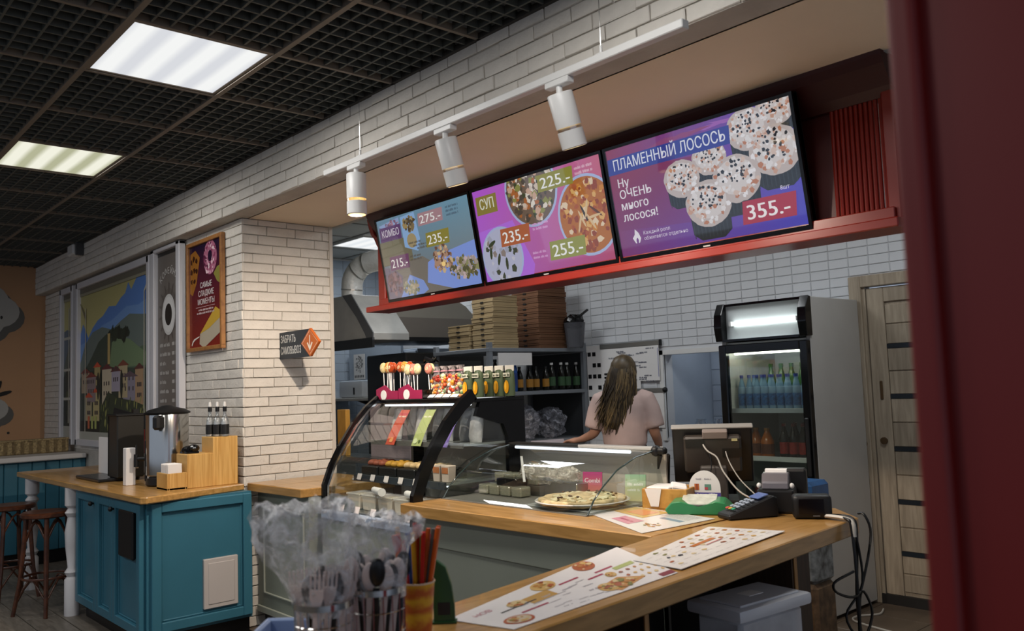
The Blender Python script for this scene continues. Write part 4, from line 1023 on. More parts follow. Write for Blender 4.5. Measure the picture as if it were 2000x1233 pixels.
# sheet one: nearest; u runs away from the camera, v from left edge to right edge
r_keep = rnd
t, P, uv = sheet('menu_sheet', 'long white menu sheet with pizzas and soups nearest the cups', [(-1.67, 1.25), (-1.95, 2.17), (-1.56, 1.99), (-1.49, 1.30)], .901, 3)
def dish(u, v, r, c='#c9a25e', k=2.4, plate=None):
    if plate: P.ell(u, v, r*1.25, r*1.25*k, plate, 1, 20)
    P.ell(u, v, r, r*k, c, 2, 20); P.speck(u, v, r*.8, r*.8*k, 14, food, r*.22, 3, k)
P.rect(0, 0, 1, 1, '#dedad9', 0)
dish(.10, .78, .05, '#c9b9a0', 2.4, '#a8502c'); dish(.22, .35, .04, '#d0b887'); P.rect(.26, .3, .40, .52, '#b99253', 1); dish(.42, .18, .06, '#c8a566'); dish(.70, .12, .06, '#a85a32'); dish(.60, .80, .05, '#c9a25e')
P.poly([(.55, .75), (.72, .65), (.84, .85), (.62, .97)], '#c08a4a', 1); P.speck(.7, .82, .08, .1, 20, food, .018, 3, 2)
dish(.72, .55, .03); P.rect(.78, .42, .92, .5, '#a7b06a', 1); P.rect(.9, .9, 1.0, .98, '#7d1f2c', 1)
for (u, v, w) in ((.16, .62, .14), (.47, .3, .12), (.68, .36, .12), (.6, .45, .1)): P.rect(u, v, u+w, v+.035, '#a0344c', 1)
P.text('НОВ', .05, .2, .09, '#c07a86', 2, rot=0, sx=.3); P.rect(.12, .42, .3, .45, '#3c3a3c', 1)
for k in range(26): P.scrawl(rnd.uniform(.2, .55), .4+.55*rnd.random(), .05, .02, '#a9a5a8', 1)
for i in range(5):
    for j in range(3): P.blob(.78+.05*i, .58+.12*j, .012, rnd.choice(food), 2, 6, .3, 2.2)
finish(t, P, uv); rnd = r_keep
t, P, uv = sheet('menu_sheet', 'white menu sheet with rows of small dishes over the far end of another', [(-1.76, 2.03), (-1.93, 2.66), (-1.665, 2.74), (-1.57, 2.02)], .9045, 5)
P.rect(0, 0, 1, 1, '#dcd8d4', 0)
for i in range(9):
    for j in range(5):
        u, v = .08+.105*i, .12+.17*j
        if i > 5 or rnd.random() < .55: P.blob(u, v, .022, rnd.choice(food+['#cbb48a', '#d8c49c']), 2, 8, .3, 1.5)
        P.scrawl(u-.03, v+.07, .06, .014, '#b5aeb0', 1)
P.rect(.42, .35, .68, .43, '#b5692c', 2); P.rect(.5, .5, .68, .53, '#b56c6c', 2); P.ell(.22, .52, .02, .035, '#22202c', 3, 10); P.ell(.14, .45, .012, .03, '#3a3842', 3, 10)
finish(t, P, uv); rnd = r_keep
t, P, uv = sheet('menu_sheet', 'colourful menu sheet lying across the counter corner by the napkin box', [(-2.50, 2.64), (-2.05, 2.42), (-2.03, 2.84), (-2.50, 2.92)], .9015, 8)
P.rect(0, 0, 1, 1, '#d9d6d2', 0); P.rect(.0, .45, .5, .95, '#c9a868', 1); P.rect(.15, .55, .42, .85, '#cf8d60', 2); P.rect(.3, .1, .62, .36, '#c98a9a', 1); P.rect(.62, .6, .9, .68, '#8a97a8', 1)
P.speck(.8, .3, .09, .09, 20, food, .02, 2); P.scrawl(.35, .2, .22, .05, '#b55a74', 2)
for k in range(8): P.scrawl(.55, .72+.03*k, .35, .015, '#a9a5a8', 1)
finish(t, P, uv); rnd = r_keep
# green coin tray
t = thing('coin_tray', 'green plastic coin tray with a scalloped rim on the till counter', 'coin tray', (-2.185, 2.955, .901), .55)
gm = mat('green plastic', '#2f7f4e', .3)
part('tray', B().prism([(-.12, 0), (.12, 0), (.135, .02), (.105, .05), (.07, .054), (.0, .03), (-.07, .054), (-.105, .05), (-.135, .02)], 'y', -.085, .085, .004), gm, t)
part('insert', B().obox((0, -.005, .052), (.14, .15, .004), (.15, 0, 0)), mat('tray insert', '#bfc2b4', .25, noise=.2, nscale=30), t)
t = thing('payment_card_sign', 'round white sign with a violet band behind the green coin tray', 'sign', (-2.26, 3.10, .901), .42); t.scale = (.8, .8, .88)
pts = [(-.085, .02)]+[(.085*math.cos(a), .09+.085*math.sin(a)) for a in [PI-PI*k/16 for k in range(17)]]+[(.085, .02)]
part('board', B().prism(pts, 'y', -.003, .003), white_m, t); part('foot', B().box(-.06, -.03, 0, .06, .03, .022, .004), mat('clear foot', '#c9cbc9', .1), t)
P = Print(); P.rect(-.085, .04, .085, .068, '#4a4390', 1); P.scrawl(-.06, .045, .12, .02, '#cfcde0', 2); P.rect(-.055, .08, -.03, .11, '#b5652c', 1); P.rect(-.045, .08, -.038, .11, '#8a3a2c', 2)
P.rect(.0, .08, .035, .108, '#5f8a78', 1); P.rect(.0, .082, .018, .094, '#b5424c', 2); P.scrawl(-.045, .13, .03, .008, '#9a98a0', 1); P.scrawl(.0, .13, .035, .008, '#9a98a0', 1)
P.build('print', print_m, t, (0, -.0035, 0), (1, 0, 0), (0, 0, 1))
# till monitor seen from behind
t = thing('till_monitor', 'black touch-screen till monitor seen from behind with white cables', 'monitor', (-2.33, 3.27, .90), .62); t.scale = (.84, .84, .78)
T = Matrix.Rotation(.30, 4, 'X')
mbk = mat('till plastic', '#1c1a19', .35); mbr = mat('till plastic brown', '#3a342f', .35)
def tilt(b): return b.xf(Matrix.Translation((0, .0, .30)) @ T)
part('screen_shell', tilt(B().box(-.21, -.02, -.20, .21, .03, .14, .01, 2)), mbk, t)
part('top_edge', tilt(B().box(-.215, -.025, .13, .215, .035, .142, .004)), mat('grey trim', '#8a8680', .35), t)
part('rear_hump', tilt(B().box(-.15, -.075, -.12, .15, -.02, .10, .012)), mbr, t)
part('rear_hump_plate', tilt(B().box(-.05, -.08, .09, .08, -.03, .135, .004)), mat('taupe plate', '#7d7068', .4), t)
part('rear_vent', tilt(B().box(.05, -.079, -.02, .15, -.074, .03)), mbk, t); part('rear_vent', tilt(B().box(-.14, -.079, .04, -.04, -.074, .09)), mbk, t)
part('sticker', tilt(B().box(.10, -.0775, .075, .13, -.0755, .09)), mat('yellow sticker', '#c9c08a', .5), t)
part('stand', B().prism([(-.10, 0), (.12, 0), (.10, .03), (.02, .22), (-.02, .24), (-.06, .20)], 'x', -.07, .07, .006), mbr, t)
part('base', B().box(-.13, -.12, 0, .13, .14, .02, .008), mbk, t)
part('customer_screen', B().obox((-.27, .03, .16), (.07, .025, .24), (.28, 0, .25), .008), mbk, t)
cab_w = mat('white cable', '#bdb8ae', .4); cab_b = mat('black cable', '#0e0e0f', .4)
part('cable', B().tube(flow([(-.06, -.08, .36), (-.03, -.10, .30), (.02, -.11, .26), (.05, -.13, .18), (.12, -.17, .08), (.20, -.2, .03)]), .005, 6), cab_w, t, 60)
part('cable', B().tube(flow([(.06, -.07, .33), (.08, -.09, .24), (.13, -.13, .14), (.2, -.17, .06)]), .0035, 6), cab_w, t, 60)
part('cable', B().tube(flow([(-.02, -.09, .3), (-.01, -.11, .22), (-.03, -.12, .1), (-.02, -.12, .03)]), .003, 6), cab_b, t, 60)
# card terminal
t = thing('card_terminal', 'black card payment terminal with a blue keypad on the till counter', 'card terminal', (-1.955, 2.955, .901), -.45); t.scale = (1.15, 1.1, 1.1)
R_ = Matrix.Translation((0, 0, .045)) @ Matrix.Rotation(.30, 4, 'X')
part('body', B().prism([(-.10, 0), (.10, 0), (.10, .068), (.08, .076), (-.10, .018)], 'x', -.042, .042, .005), black_m, t)
part('screen', B().box(-.030, .03, .012, .030, .075, .0145).xf(R_), mat('terminal screen', '#5a6a96', .2, emit='#4a5a8a', es=.25), t)
for i in range(3):
    for j in range(5):
        c = '#8f9aa8' if j else ('#b5443a', '#b59a3a', '#2f8a6a')[i]
        part('key', B().box(-.026+.019*i, -.075+.02*j, .010, -.012+.019*i, -.061+.02*j, .0145, .0015).xf(R_), mat('key '+c, c, .4), t)
# receipt printer
t = thing('receipt_printer', 'black receipt printer with a grey paper cover on the till counter', 'printer', (-1.945, 3.16, .901), .45); t.scale = (.85, .8, .95)
part('body', B().box(-.085, -.10, 0, .085, .10, .10, .01, 2), black_m, t)
part('cover', B().prism([(-.09, .10), (.03, .10), (.03, .155), (.0, .168), (-.05, .165), (-.085, .13)], 'x', -.062, .062, .005), mat('grey cover', '#6f6b70', .22, metal=.2), t)
part('paper', B().prism([(-.02, .165), (.02, .168), (.025, .18), (-.015, .178)], 'x', -.05, .05), paper_m, t)
for s_ in (-1, 1): part('hinge', B().sph((s_*.075, -.07, .115), .012, 8, 6), white_m, t, 60)
part('rear_case', B().box(-.02, .10, 0, .13, .20, .17, .01), black_m, t)
part('front_print', B().box(-.04, -.1015, .02, -.005, -.1005, .032), mat('dull print', '#55534f', .6), t)
t = thing('barcode_scanner', 'rounded black scanner box at the right end of the till counter', 'scanner', (-1.75, 3.08, .901), .6); t.scale = (.85, .85, .9)
part('case', B().box(-.085, -.05, .0, .085, .05, .10, .022, 3), black_m, t, 40); part('face', B().box(-.06, -.052, .02, .05, -.0495, .085, .004), gloss_black_m, t)
part('label', B().box(.0, -.0525, .012, .03, -.0515, .018), mat('dull print', '#55534f', .6), t)
# cables hanging off the counter end
t = thing('cable_bundle', 'bundle of black cables hanging from the right end of the till counter', 'cables', (-1.60, 3.06, .90))
part('cable', B().tube(flow([(-.18, .1, .012), (-.08, .04, .012), (.0, .0, .012), (.02, -.005, -.02), (.03, -.01, -.2), (.02, 0, -.5), (.01, 0, -.89)]), .006, 6), cab_b, t, 60)
part('cable', B().tube(flow([(-.25, .12, .012), (-.1, .06, .012), (.005, .03, .012), (.025, .02, -.05), (.015, .01, -.3), (.03, .02, -.55), (.03, .02, -.89)]), .006, 6), cab_b, t, 60)
part('cable', B().tube(flow([(-.0, .02, .012), (.03, .0, -.03), (.035, .02, -.22), (.0, -.05, -.33), (.03, .0, -.42), (.05, .05, -.33), (.03, .02, -.25), (.025, .0, -.4), (.03, .01, -.89)]), .005, 6), cab_b, t, 60)
part('cable', B().tube(flow([(-.03, .15, .012), (.0, .14, .01), (.02, .14, -.06), (.02, .07, -.2), (.03, -.02, -.26), (.0, -.1, -.24), (.0, -.12, -.2), (.03, -.03, -.17)]), .005, 6), cab_b, t, 60)
part('white_plug', B().tube(flow([(-.14, .02, .012), (-.03, .01, .014), (.022, .0, .0), (.028, -.003, -.05)]), .008, 6), cab_w, t, 60)
solo('floor_cable', B().tube(flow([(0, 0, .012), (.02, -.1, .006), (-.05, -.22, .006), (-.02, -.33, .006), (.2, -.4, .006), (.35, -.42, .006)]), .006, 6), cab_w, 'pale cable curling on the kitchen floor beside the drinks fridge', 'cable', (-2.52, 5.2, 0), None, None, 60)
# plastic bin under the till counter
t = thing('storage_box', 'clear plastic storage box with a lid on the shelf under the till counter', 'storage box', (-1.635, 2.46, .421), -.09)
cp = mat('cloudy plastic', '#d3d5da', .25, alpha=.6, noise=.2, nscale=8)
part('box', B().prism([(-.095, -.16), (.085, -.16), (.085, .16), (-.095, .16)], 'z', 0, .28, .014), cp, t, 40)
part('lid', B().box(-.115, -.185, .278, .105, .185, .318, .014, 2), mat('cloudy lid', '#d9dbe0', .3, alpha=.85), t, 40)
part('lid_panel', B().box(-.09, -.15, .316, .08, .15, .324, .004), mat('cloudy lid', '#d9dbe0', .3, alpha=.85), t)
part('lid_sticker', B().box(-.03, -.03, .324, .02, .04, .3255), paper_m, t)
part('contents', B().box(-.08, -.14, .01, .06, .14, .2, .02).jitter(.008), mat('bundled paper goods', '#77706a', .8, noise=.3, nscale=15), t)
for k, (c, lab) in enumerate((('#27507f', 'blue bottle crate end in the gap between the till counter and the fridge'),)):
    t = thing('drinks_pack', lab, 'drinks pack', (-2.33, 4.02, .0))
    part('lower_pack', B().box(-.10, -.1, 0, .1, .1, .42, .02), mat('orange pack', '#5a4632', .5, noise=.6, nscale=22), t)
    part('middle_pack', B().box(-.1, -.1, .42, .1, .1, .72, .02), mat('mixed pack', '#6b6f70', .4, noise=.8, nscale=24), t)
    part('upper_pack', B().box(-.1, -.1, .72, .1, .1, .92, .02), mat('blue pack', c, .3, noise=.3, nscale=10), t)
# ================================================================ MENU BOARD AND SCREENS
mb = thing('menu_board', 'red lacquered overhead board carrying the three menu screens', 'menu board', (-3.0, 3.1, 1.96))
def X_(x): return x+3.0
back_m = mat('dark red backing', '#4a0f09', .5)
part('backing', B().box(X_(-4.68), .0, .04, X_(-1.42), .03, .63), back_m, mb)
part('shelf', B().box(X_(-4.76), -.13, .0, X_(-1.29), .05, .035, .004), red_m, mb)
part('shelf_lip', B().box(X_(-4.70), -.06, .035, X_(-1.33), -.045, .085, .003), red_m, mb)
part('cornice', B().prism([(-.13, .645), (.03, .645), (.03, .50), (-.03, .50), (-.06, .53), (-.11, .60), (-.125, .63)], 'x', X_(-4.74), X_(-1.31)), mat('dark cornice red', '#3a0b07', .45), mb)
part('side_post', B().box(X_(-4.74), -.045, .035, X_(-4.66), .03, .62, .006), red_m, mb)
part('side_post', B().box(X_(-1.36), -.045, .035, X_(-1.31), .03, .62, .006), red_m, mb)
part('scroll_bracket', B().prism([(-.10, .62), (.0, .62), (.0, .42), (-.03, .46), (-.04, .50), (-.07, .52), (-.08, .57)], 'x', X_(-4.78), X_(-4.74), .004), red_m, mb)
for k in range(11):
    part('slat', B().cyl((X_(-1.56)+k*.019, -.02, .085), (X_(-1.56)+k*.019, -.02, .51), .0085, seg=8), red_m, mb)
part('hidden_wire', B().tube([(X_(-1.30), .04, .64), (X_(-1.27), .05, .4), (X_(-1.28), .05, .1)], .008, 6), black_m, mb)

def screen(x0, x1, lab, draw):
    w = x1-x0-.012; h = .535; b = .014
    t = thing('menu_screen', lab, 'screen', ((x0+x1)/2, 3.045, 2.015)); t.rotation_euler = (math.radians(10.5), 0, 0)
    part('bezel', B().box(-w/2, -.008, 0, w/2, .03, b+.004).box(-w/2, -.008, h-b, w/2, .03, h).box(-w/2, -.008, b, -w/2+b, .03, h-b).box(w/2-b, -.008, b, w/2, .03, h-b), gloss_black_m, t)
    part('back_shell', B().box(-w/2, .0, 0, w/2, .04, h, .006), black_m, t)
    part('maker_plate', B().box(-.018, -.0095, .003, .018, -.008, .009), mat('silver plate', '#a9a9a9', .3), t)
    W_, H_ = w-2*b, h-2*b-.004; P = Print((0, 0, W_, H_))
    draw(P, W_, H_); P.build('display', screen_m, t, (-w/2+b, -.001, b+.004), (1, 0, 0), (0, 0, 1))
    part('cover_glass', B().box(-w/2+b, -.0085, b+.004, w/2-b, -.0075, h-b), glass('screen glass', '#ffffff', .03, .05), t)
    return t
def priceTag(P, x0, y0, x1, y1, c, t, sk=.01):
    P.rect(x0, y0, x1, y1, c, 8, sk); hh = (y1-y0)*.66; P.text(t, (x0+x1)/2+sk/2, y0+(y1-y0)*.17, hh, '#efeeea', 9, 'c', .006, w=(x1-x0)*.84)
def heap(P, x, y, rx, ry, cols, n, r=.012, l=4): P.speck(x, y, rx, ry, n, cols, r, l)
def draw1(P, w, h):
    P.rect(0, 0, w, h, '', 0, cols=['#6e6b68', '#7d7a74', '#6f9ab0', '#6a8fa8'])
    P.poly([(0, .35*h), (.45*w, .45*h), (.6*w, .3*h), (w, 0), (0, 0)], '#757169', 1); P.rect(0, .42*h, .35*w, .72*h, '#6f6c56', 1)
    P.poly([(.02*w, .93*h), (.26*w, .98*h), (.26*w, .9*h), (.08*w, .86*h)], '#8fa6d0', 2); heap(P, .18*w, .93*h, .08*w, .03*h, ['#a97f92', '#7d5a74'], 20, .01, 3)
    P.poly([(.28*w, .97*h), (.44*w, .99*h), (.46*w, .66*h), (.42*w, .52*h), (.28*w, .6*h)], '#8ab0dc', 2); heap(P, .37*w, .86*h, .06*w, .09*h, ['#7a6a4c', '#4c4232', '#a08a5a'], 40, .014); P.ell(.37*w, .66*h, .05, .045, '#a3936e', 4, 14)
    P.poly([(.46*w, .12*h), (.5*w, .36*h), (.62*w, .42*h), (w, .5*h), (w, .0), (.72*w, .0)], '#7f9ae0', 2)
    heap(P, .66*w, .37*h, .1*w, .15*h, ['#b08c76', '#8c6a52', '#d0b58c', '#6b4a3c'], 90, .014); P.ell(.66*w, .3*h, .02, .015, '#ffd98c', 6, 10)
    heap(P, .86*w, .22*h, .15*w, .13*h, ['#8d8e62', '#a89a92', '#6f6a3e', '#c9b3b3', '#54553a'], 130, .014)
    P.poly([(0, .0), (0, .4*h), (.1*w, .38*h), (.2*w, .26*h), (.16*w, 0)], '#6d6378', 2); heap(P, .1*w, .18*h, .08*w, .15*h, ['#6e4c54', '#8a6a72', '#56414a'], 60, .014)
    P.poly([(.14*w, .0), (.28*w, .26*h), (.42*w, .16*h), (.46*w, .04*h), (.4*w, 0)], '#7f9ad8', 3); heap(P, .28*w, .1*h, .09*w, .09*h, ['#8d8e72', '#6b7066', '#b5a68c'], 70, .012)
    P.rect(.02*w, .72*h, .27*w, .9*h, '#5b3a6e', 8, .005); P.text('КОМБО', .15*w, .775*h, .045, '#d9d3dc', 9, 'c', .004, w=.2*w)
    priceTag(P, .47*w, .80*h, .73*w, .95*h, '#a9858c', '275.-'); priceTag(P, .52*w, .53*h, .76*w, .70*h, '#8c8438', '235.-'); priceTag(P, .08*w, .35*h, .30*w, .52*h, '#6a3a66', '215.-')
    for k in range(3): P.scrawl(.77*w, (.92-.045*k)*h, .12*w, .014, '#4a6478', 5); P.scrawl(.33*w+.04*k, (.62-.04*k)*h, .14*w, .013, '#55524c', 5)
    for k in range(2): P.scrawl(.32*w, (.46-.04*k)*h, .12*w, .013, '#55524c', 5)
def draw2(P, w, h):
    P.rect(0, 0, w, h, '', 0, cols=['#b06ac8', '#b8527a', '#c4607c', '#b65ad8'])
    P.poly([(0, .55*h), (.3*w, .6*h), (.42*w, .1*h), (.4*w, 0), (0, 0)], '#b46ee0', 1)
    def bowl(u, v, r, c, cols, n):
        P.ell(u*w, v*h, r, r, '#a9b6dc', 2, 32); P.ell(u*w, v*h, r*.93, r*.93, c, 3, 32); heap(P, u*w, v*h, r*.86, r*.86, cols, n, .016, 4)
    bowl(.17, .24, .165, '#b3b6cf', ['#3c4638', '#b5b3bf', '#a3a6b8', '#8b7f7a', '#c4c4d0'], 40)
    bowl(.48, .86, .195, '#6d5a4a', ['#d0bfae', '#4c4238', '#8a8a46', '#a9622e', '#c9a48c', '#3a4426', '#e0d6c8'], 170)
    bowl(.86, .47, .20, '#b0661c', ['#c9801f', '#a8501a', '#d9a860', '#e0c8a8', '#8f3a14'], 130)
    for k in range(7): P.ell((.8+.02*k)*w, (.4+.045*(k % 4))*h, .05, .007, rnd.choice(['#2e2416', '#d9b98c', '#5c2c14']), 6, 8, rnd.uniform(0, 3))
    for (u, v, a) in ((.08, .3, 1.4), (.14, .22, 1.2), (.2, .16, 1.5), (.1, .4, .4)): P.ell(u*w, v*h, .035, .011, '#33402c', 6, 10, a)
    P.rect(.02*w, .73*h, .20*w, .93*h, '#8a7c3a', 8, .005); P.text('СУП', .115*w, .785*h, .058, '#dcdccb', 9, 'c', .012, w=.12*w)
    priceTag(P, .54*w, .80*h, .80*w, .97*h, '#8e8a30', '225.-'); priceTag(P, .18*w, .34*h, .42*w, .53*h, '#b0603c', '235.-'); priceTag(P, .55*w, .10*h, .81*w, .29*h, '#8e9038', '255.-')
    for k in range(2): P.scrawl(.82*w, (.92-.05*k)*h, .12*w, .014, '#e0b3c4', 5); P.scrawl(.45*w, (.49-.05*k)*h, .12*w, .013, '#d9a6d6', 5); P.scrawl(.42*w, (.2-.05*k)*h, .11*w, .013, '#d9a6d6', 5)
def draw3(P, w, h):
    P.rect(0, 0, w, h, '', 0, cols=['#7a3474', '#4646b8', '#5c48b4', '#8c3458']); P.poly([(0, .25*h), (.45*w, .2*h), (.5*w, .75*h), (0, .8*h)], '', 1, cols=['#7a3068', '#6f3484', '#7c3266', '#8a2f50'])
    for k in range(5): P.poly([(.2*w+.1*k*w, .9*h+.02*k*h), (.36*w+.1*k*w, .965*h), (.42*w+.1*k*w, .955*h), (.28*w+.1*k*w, .9*h+.01*k*h)], '#9a5cb0' if k > 2 else '#8c4478', 1)
    def roll(u, v, r):
        x, y = u*w, v*h; s = .72*r
        P.poly([(x-r*.9, y), (x+r*.9, y), (x+r*.84, y-r*.95), (x+r*.5, y-r*1.2), (x-r*.5, y-r*1.2), (x-r*.84, y-r*.95)], '#1a2026', 2)
        for k in range(10): P.rect(x-r*.8+k*.16*r, y-r*1.1, x-r*.76+k*.16*r, y-r*.3, '#2a333a', 3)
        P.blob(x, y+.12*r, r*1.0, '#bdb0ac', 4, 40, .025, .86); P.blob(x, y+.2*r, r*.8, '#d0c8c6', 5, 36, .03, .8)
        P.speck(x, y+.12*r, r*.9, r*.72, 70, ['#dcd8d8', '#e6e2e4', '#c49a86', '#b5785a', '#dcd6d6', '#d0b8ac'], r*.09, 6)
        P.speck(x, y+.3*r, r*.7, r*.5, 26, ['#15181f', '#20242c'], r*.06, 7)
    for u, v, r in ((.93, .93, .085), (.79, .82, .10), (.58, .68, .085), (.42, .56, .095), (.90, .60, .115), (.70, .45, .115), (.54, .30, .115)): roll(u, v, r)
    P.rect(0, .765*h, .70*w, .915*h, '#2b3c94', 8, .006); P.text('ПЛАМЕННЫЙ ЛОСОСЬ', .36*w, .80*h, .05, '#e0e2ee', 9, 'c', .003, w=.64*w)
    for k, s in enumerate(('Ну', 'ОЧЕНЬ', 'много', 'лосося!')): P.text(s, .05*w, (.64-.105*k)*h, .04, '#e6dfe6', 9, 'l', .006)
    P.poly([(.1*w, .11*h), (.085*w, .16*h), (.1*w, .19*h), (.105*w, .24*h), (.125*w, .2*h), (.135*w, .15*h), (.125*w, .11*h)], '#e6dfe6', 9); P.ell(.113*w, .13*h, .007, .014, '#6f3484', 10, 10)
    P.text('Каждый ролл', .155*w, .175*h, .017, '#e0d3e6', 9, 'l', .0); P.text('обжигается отдельно', .155*w, .125*h, .017, '#e0d3e6', 9, 'l', .0)
    P.rect(.70*w, .09*h, .955*w, .28*h, '#a82440', 8, .012); P.text('355.-', .83*w, .125*h, .062, '#f2eaea', 9, 'c', .014, w=.2*w); P.text('8шт', .9*w, .31*h, .017, '#e0d8ee', 9, 'l')
screen(-4.60, -3.625, 'left menu screen showing combos on a blue grey picture', draw1)
screen(-3.625, -2.63, 'middle magenta menu screen showing soups', draw2)
screen(-2.63, -1.64, 'right violet menu screen showing salmon rolls', draw3)

# ================================================================ TRACK WITH SPOTLIGHTS
tr = thing('track_rail', 'white lighting rail hung on thin wires in front of the brick beam', 'light rail', (-2.7, 2.17, 2.57))
part('rail', B().box(-1.13, -.018, -.012, 1.14, .018, .018, .003), white_m, tr)
for x in (-3.50, -1.92):
    part('wire', B().cyl((x+2.7, 0, .03), (x+2.7, 0, 2.905-2.57), .0016, seg=6), chrome_m, tr)
    part('clip', B().cyl((x+2.7, 0, .015), (x+2.7, 0, .05), .006, seg=8).box(x+2.685, -.012, .012, x+2.715, .012, .022), white_m, tr)
glow_m = mat('lamp lens', '#fff0d0', .3, emit='#ffe2b0', es=2.5)
for k, (x, rx, ry, lab, aim) in enumerate(((-3.54, 0, 0.0, 'white cylinder spotlight hanging straight down, nearest the pillar', (-4.9, 2.7, .9)), (-2.82, .30, 0, 'white cylinder spotlight in the middle of the rail', (-2.9, 3.1, 1.0)), (-2.13, .35, .0, 'white cylinder spotlight near the right end of the rail, tilted to the screens', (-2.0, 3.0, .9)))):
    t = thing('track_spotlight', lab, 'spotlight', (x, 2.17, 2.56), group='track spotlights')
    part('adapter', B().box(-.06, -.018, -.025, .06, .018, -.002, .003).cyl((0, 0, -.025), (0, 0, -.055), .012, seg=10), white_m, t, 40)
    Mx = Matrix.Translation((0, 0, -.05)) @ Matrix.Rotation(rx, 4, 'X')
    part('upper_barrel', B().lathe([(0, 0), (.045, 0), (.048, -.004), (.048, -.125)], seg=24).xf(Mx), white_m, t, 40)
    part('groove', B().lathe([(.045, -.124), (.045, -.139)], seg=24).xf(Mx), glass('lamp ring', '#e8e4da', .1, .3), t)
    part('lower_barrel', B().lathe([(.048, -.138), (.048, -.20), (.043, -.203), (.043, -.14)], seg=24, closed=False).xf(Mx), white_m, t, 40)
    part('lens', B().lathe([(0, -.17), (.042, -.17)], seg=20).xf(Mx), glow_m, t)
    ld = bpy.data.lights.new('spot_beam', 'SPOT'); ld.energy = SPOT_W*(2.1 if k == 0 else 1); ld.color = (1, .84, .69); ld.spot_size = math.radians(110 if k == 0 else 125); ld.spot_blend = .7; ld.shadow_soft_size = .02
    lo = bpy.data.objects.new('spot_beam', ld); COL.objects.link(lo); lo.parent = t
    p = (Mx @ Vector((0, 0, -.215))); lo.location = p
    d = Vector(aim)-(Vector((x, 2.17, 2.56))+p); lo.rotation_euler = d.to_track_quat('-Z', 'Y').to_euler()
# ================================================================ KITCHEN
# ---- drinks fridge
fx0, fx1, fy0, fy1, fh = -3.26, -2.63, 4.74, 5.36, 1.93
t = thing('drinks_fridge', 'tall white drinks fridge with a black framed glass door and lit header', 'fridge', ((fx0+fx1)/2, (fy0+fy1)/2, 0))
hx, hy = (fx1-fx0)/2, (fy1-fy0)/2
fw_ = mat('fridge white', '#b3b1ad', .4, noise=.03); fin = mat('fridge liner', '#c4c7c4', .35)
part('side', B().box(hx-.03, -hy, 0.02, hx, hy, fh, .004), fw_, t); part('side', B().box(-hx, -hy, 0.02, -hx+.03, hy, fh, .004), fw_, t)
part('back', B().box(-hx+.03, hy-.04, .02, hx-.03, hy, fh), fin, t); part('top', B().box(-hx+.03, -hy+.02, fh-.03, hx-.03, hy-.04, fh), fw_, t)
part('bottom', B().box(-hx+.03, -hy+.02, .02, hx-.03, hy-.04, .14), fin, t); part('ceiling_liner', B().box(-hx+.03, -hy+.02, 1.64, hx-.03, hy-.04, 1.68), fin, t)
part('kickplate', B().box(-hx, -hy-.01, .02, hx, -hy+.02, .12), fw_, t)
part('foot', B().box(-hx+.03, -hy+.03, 0, -hx+.08, -hy+.08, .02).box(hx-.08, -hy+.03, 0, hx-.03, -hy+.08, .02).box(hx-.08, hy-.08, 0, hx-.03, hy-.03, .02).box(-hx+.03, hy-.08, 0, -hx+.08, hy-.03, .02), black_m, t)
d = part('door', B().box(-hx, -hy-.045, .12, -hx+.055, -hy, 1.665, .006).box(hx-.055, -hy-.045, .12, hx, -hy, 1.665, .006).box(-hx+.055, -hy-.045, .12, hx-.055, -hy, .2, .004).box(-hx+.055, -hy-.045, 1.61, hx-.055, -hy, 1.665, .004), gloss_black_m, t)
part('pane', B().box(-hx+.055, -hy-.03, .2, hx-.055, -hy-.025, 1.61), glass('fridge glass', '#e6ecea', .03, .07), d)
part('handle', B().box(hx-.04, -hy-.065, .85, hx-.015, -hy-.045, 1.2, .006), black_m, d)
part('header_cap', B().prism([(-hy-.05, 1.69), (-hy+.01, 1.69), (-hy+.01, fh), (-hy-.02, fh+.005), (-hy-.06, 1.86), (-hy-.062, 1.78)], 'x', -hx-.012, -hx+.045, .004), gloss_black_m, t)
part('header_cap', B().prism([(-hy-.05, 1.69), (-hy+.01, 1.69), (-hy+.01, fh), (-hy-.02, fh+.005), (-hy-.06, 1.86), (-hy-.062, 1.78)], 'x', hx-.045, hx+.012, .004), gloss_black_m, t)
part('header_box', B().box(-hx+.045, -hy+.0, 1.69, hx-.045, -hy+.01, 1.92).box(-hx+.045, -hy-.05, 1.69, hx-.045, -hy, 1.70), mat('header liner', '#c4c9c9', .5), t)
part('header_trim', B().box(-hx+.045, -hy-.055, 1.685, hx-.045, -hy-.045, 1.70).box(-hx+.045, -hy-.02, 1.915, hx-.045, -hy+.01, 1.93), gloss_black_m, t)
part('header_tube', B().cyl((-hx+.10, -hy-.02, 1.80), (hx-.07, -hy-.02, 1.80), .009, seg=10), mat('header tube', '#ffffff', .4, emit='#eaf4f2', es=7), t)
part('tube_socket', B().box(-hx+.085, -hy-.035, 1.785, -hx+.1, -hy, 1.815).box(hx-.07, -hy-.035, 1.785, hx-.055, -hy, 1.815), white_m, t)
part('interior_lamp', B().box(-hx+.06, -hy+.04, 1.60, hx-.06, -hy+.075, 1.63, .004), mat('fridge lamp', '#ffffff', .4, emit='#f6f2df', es=13), t)
SHZ = (1.225, .925, .62, .32)
for z in SHZ:
    part('shelf', B().box(-hx+.032, -hy+.03, z, hx-.032, hy-.05, z+.012), mat('shelf wire', '#c9cbc8', .3), t)
    part('shelf_lip', B().box(-hx+.032, -hy+.02, z, hx-.032, -hy+.03, z+.03), white_m, t)
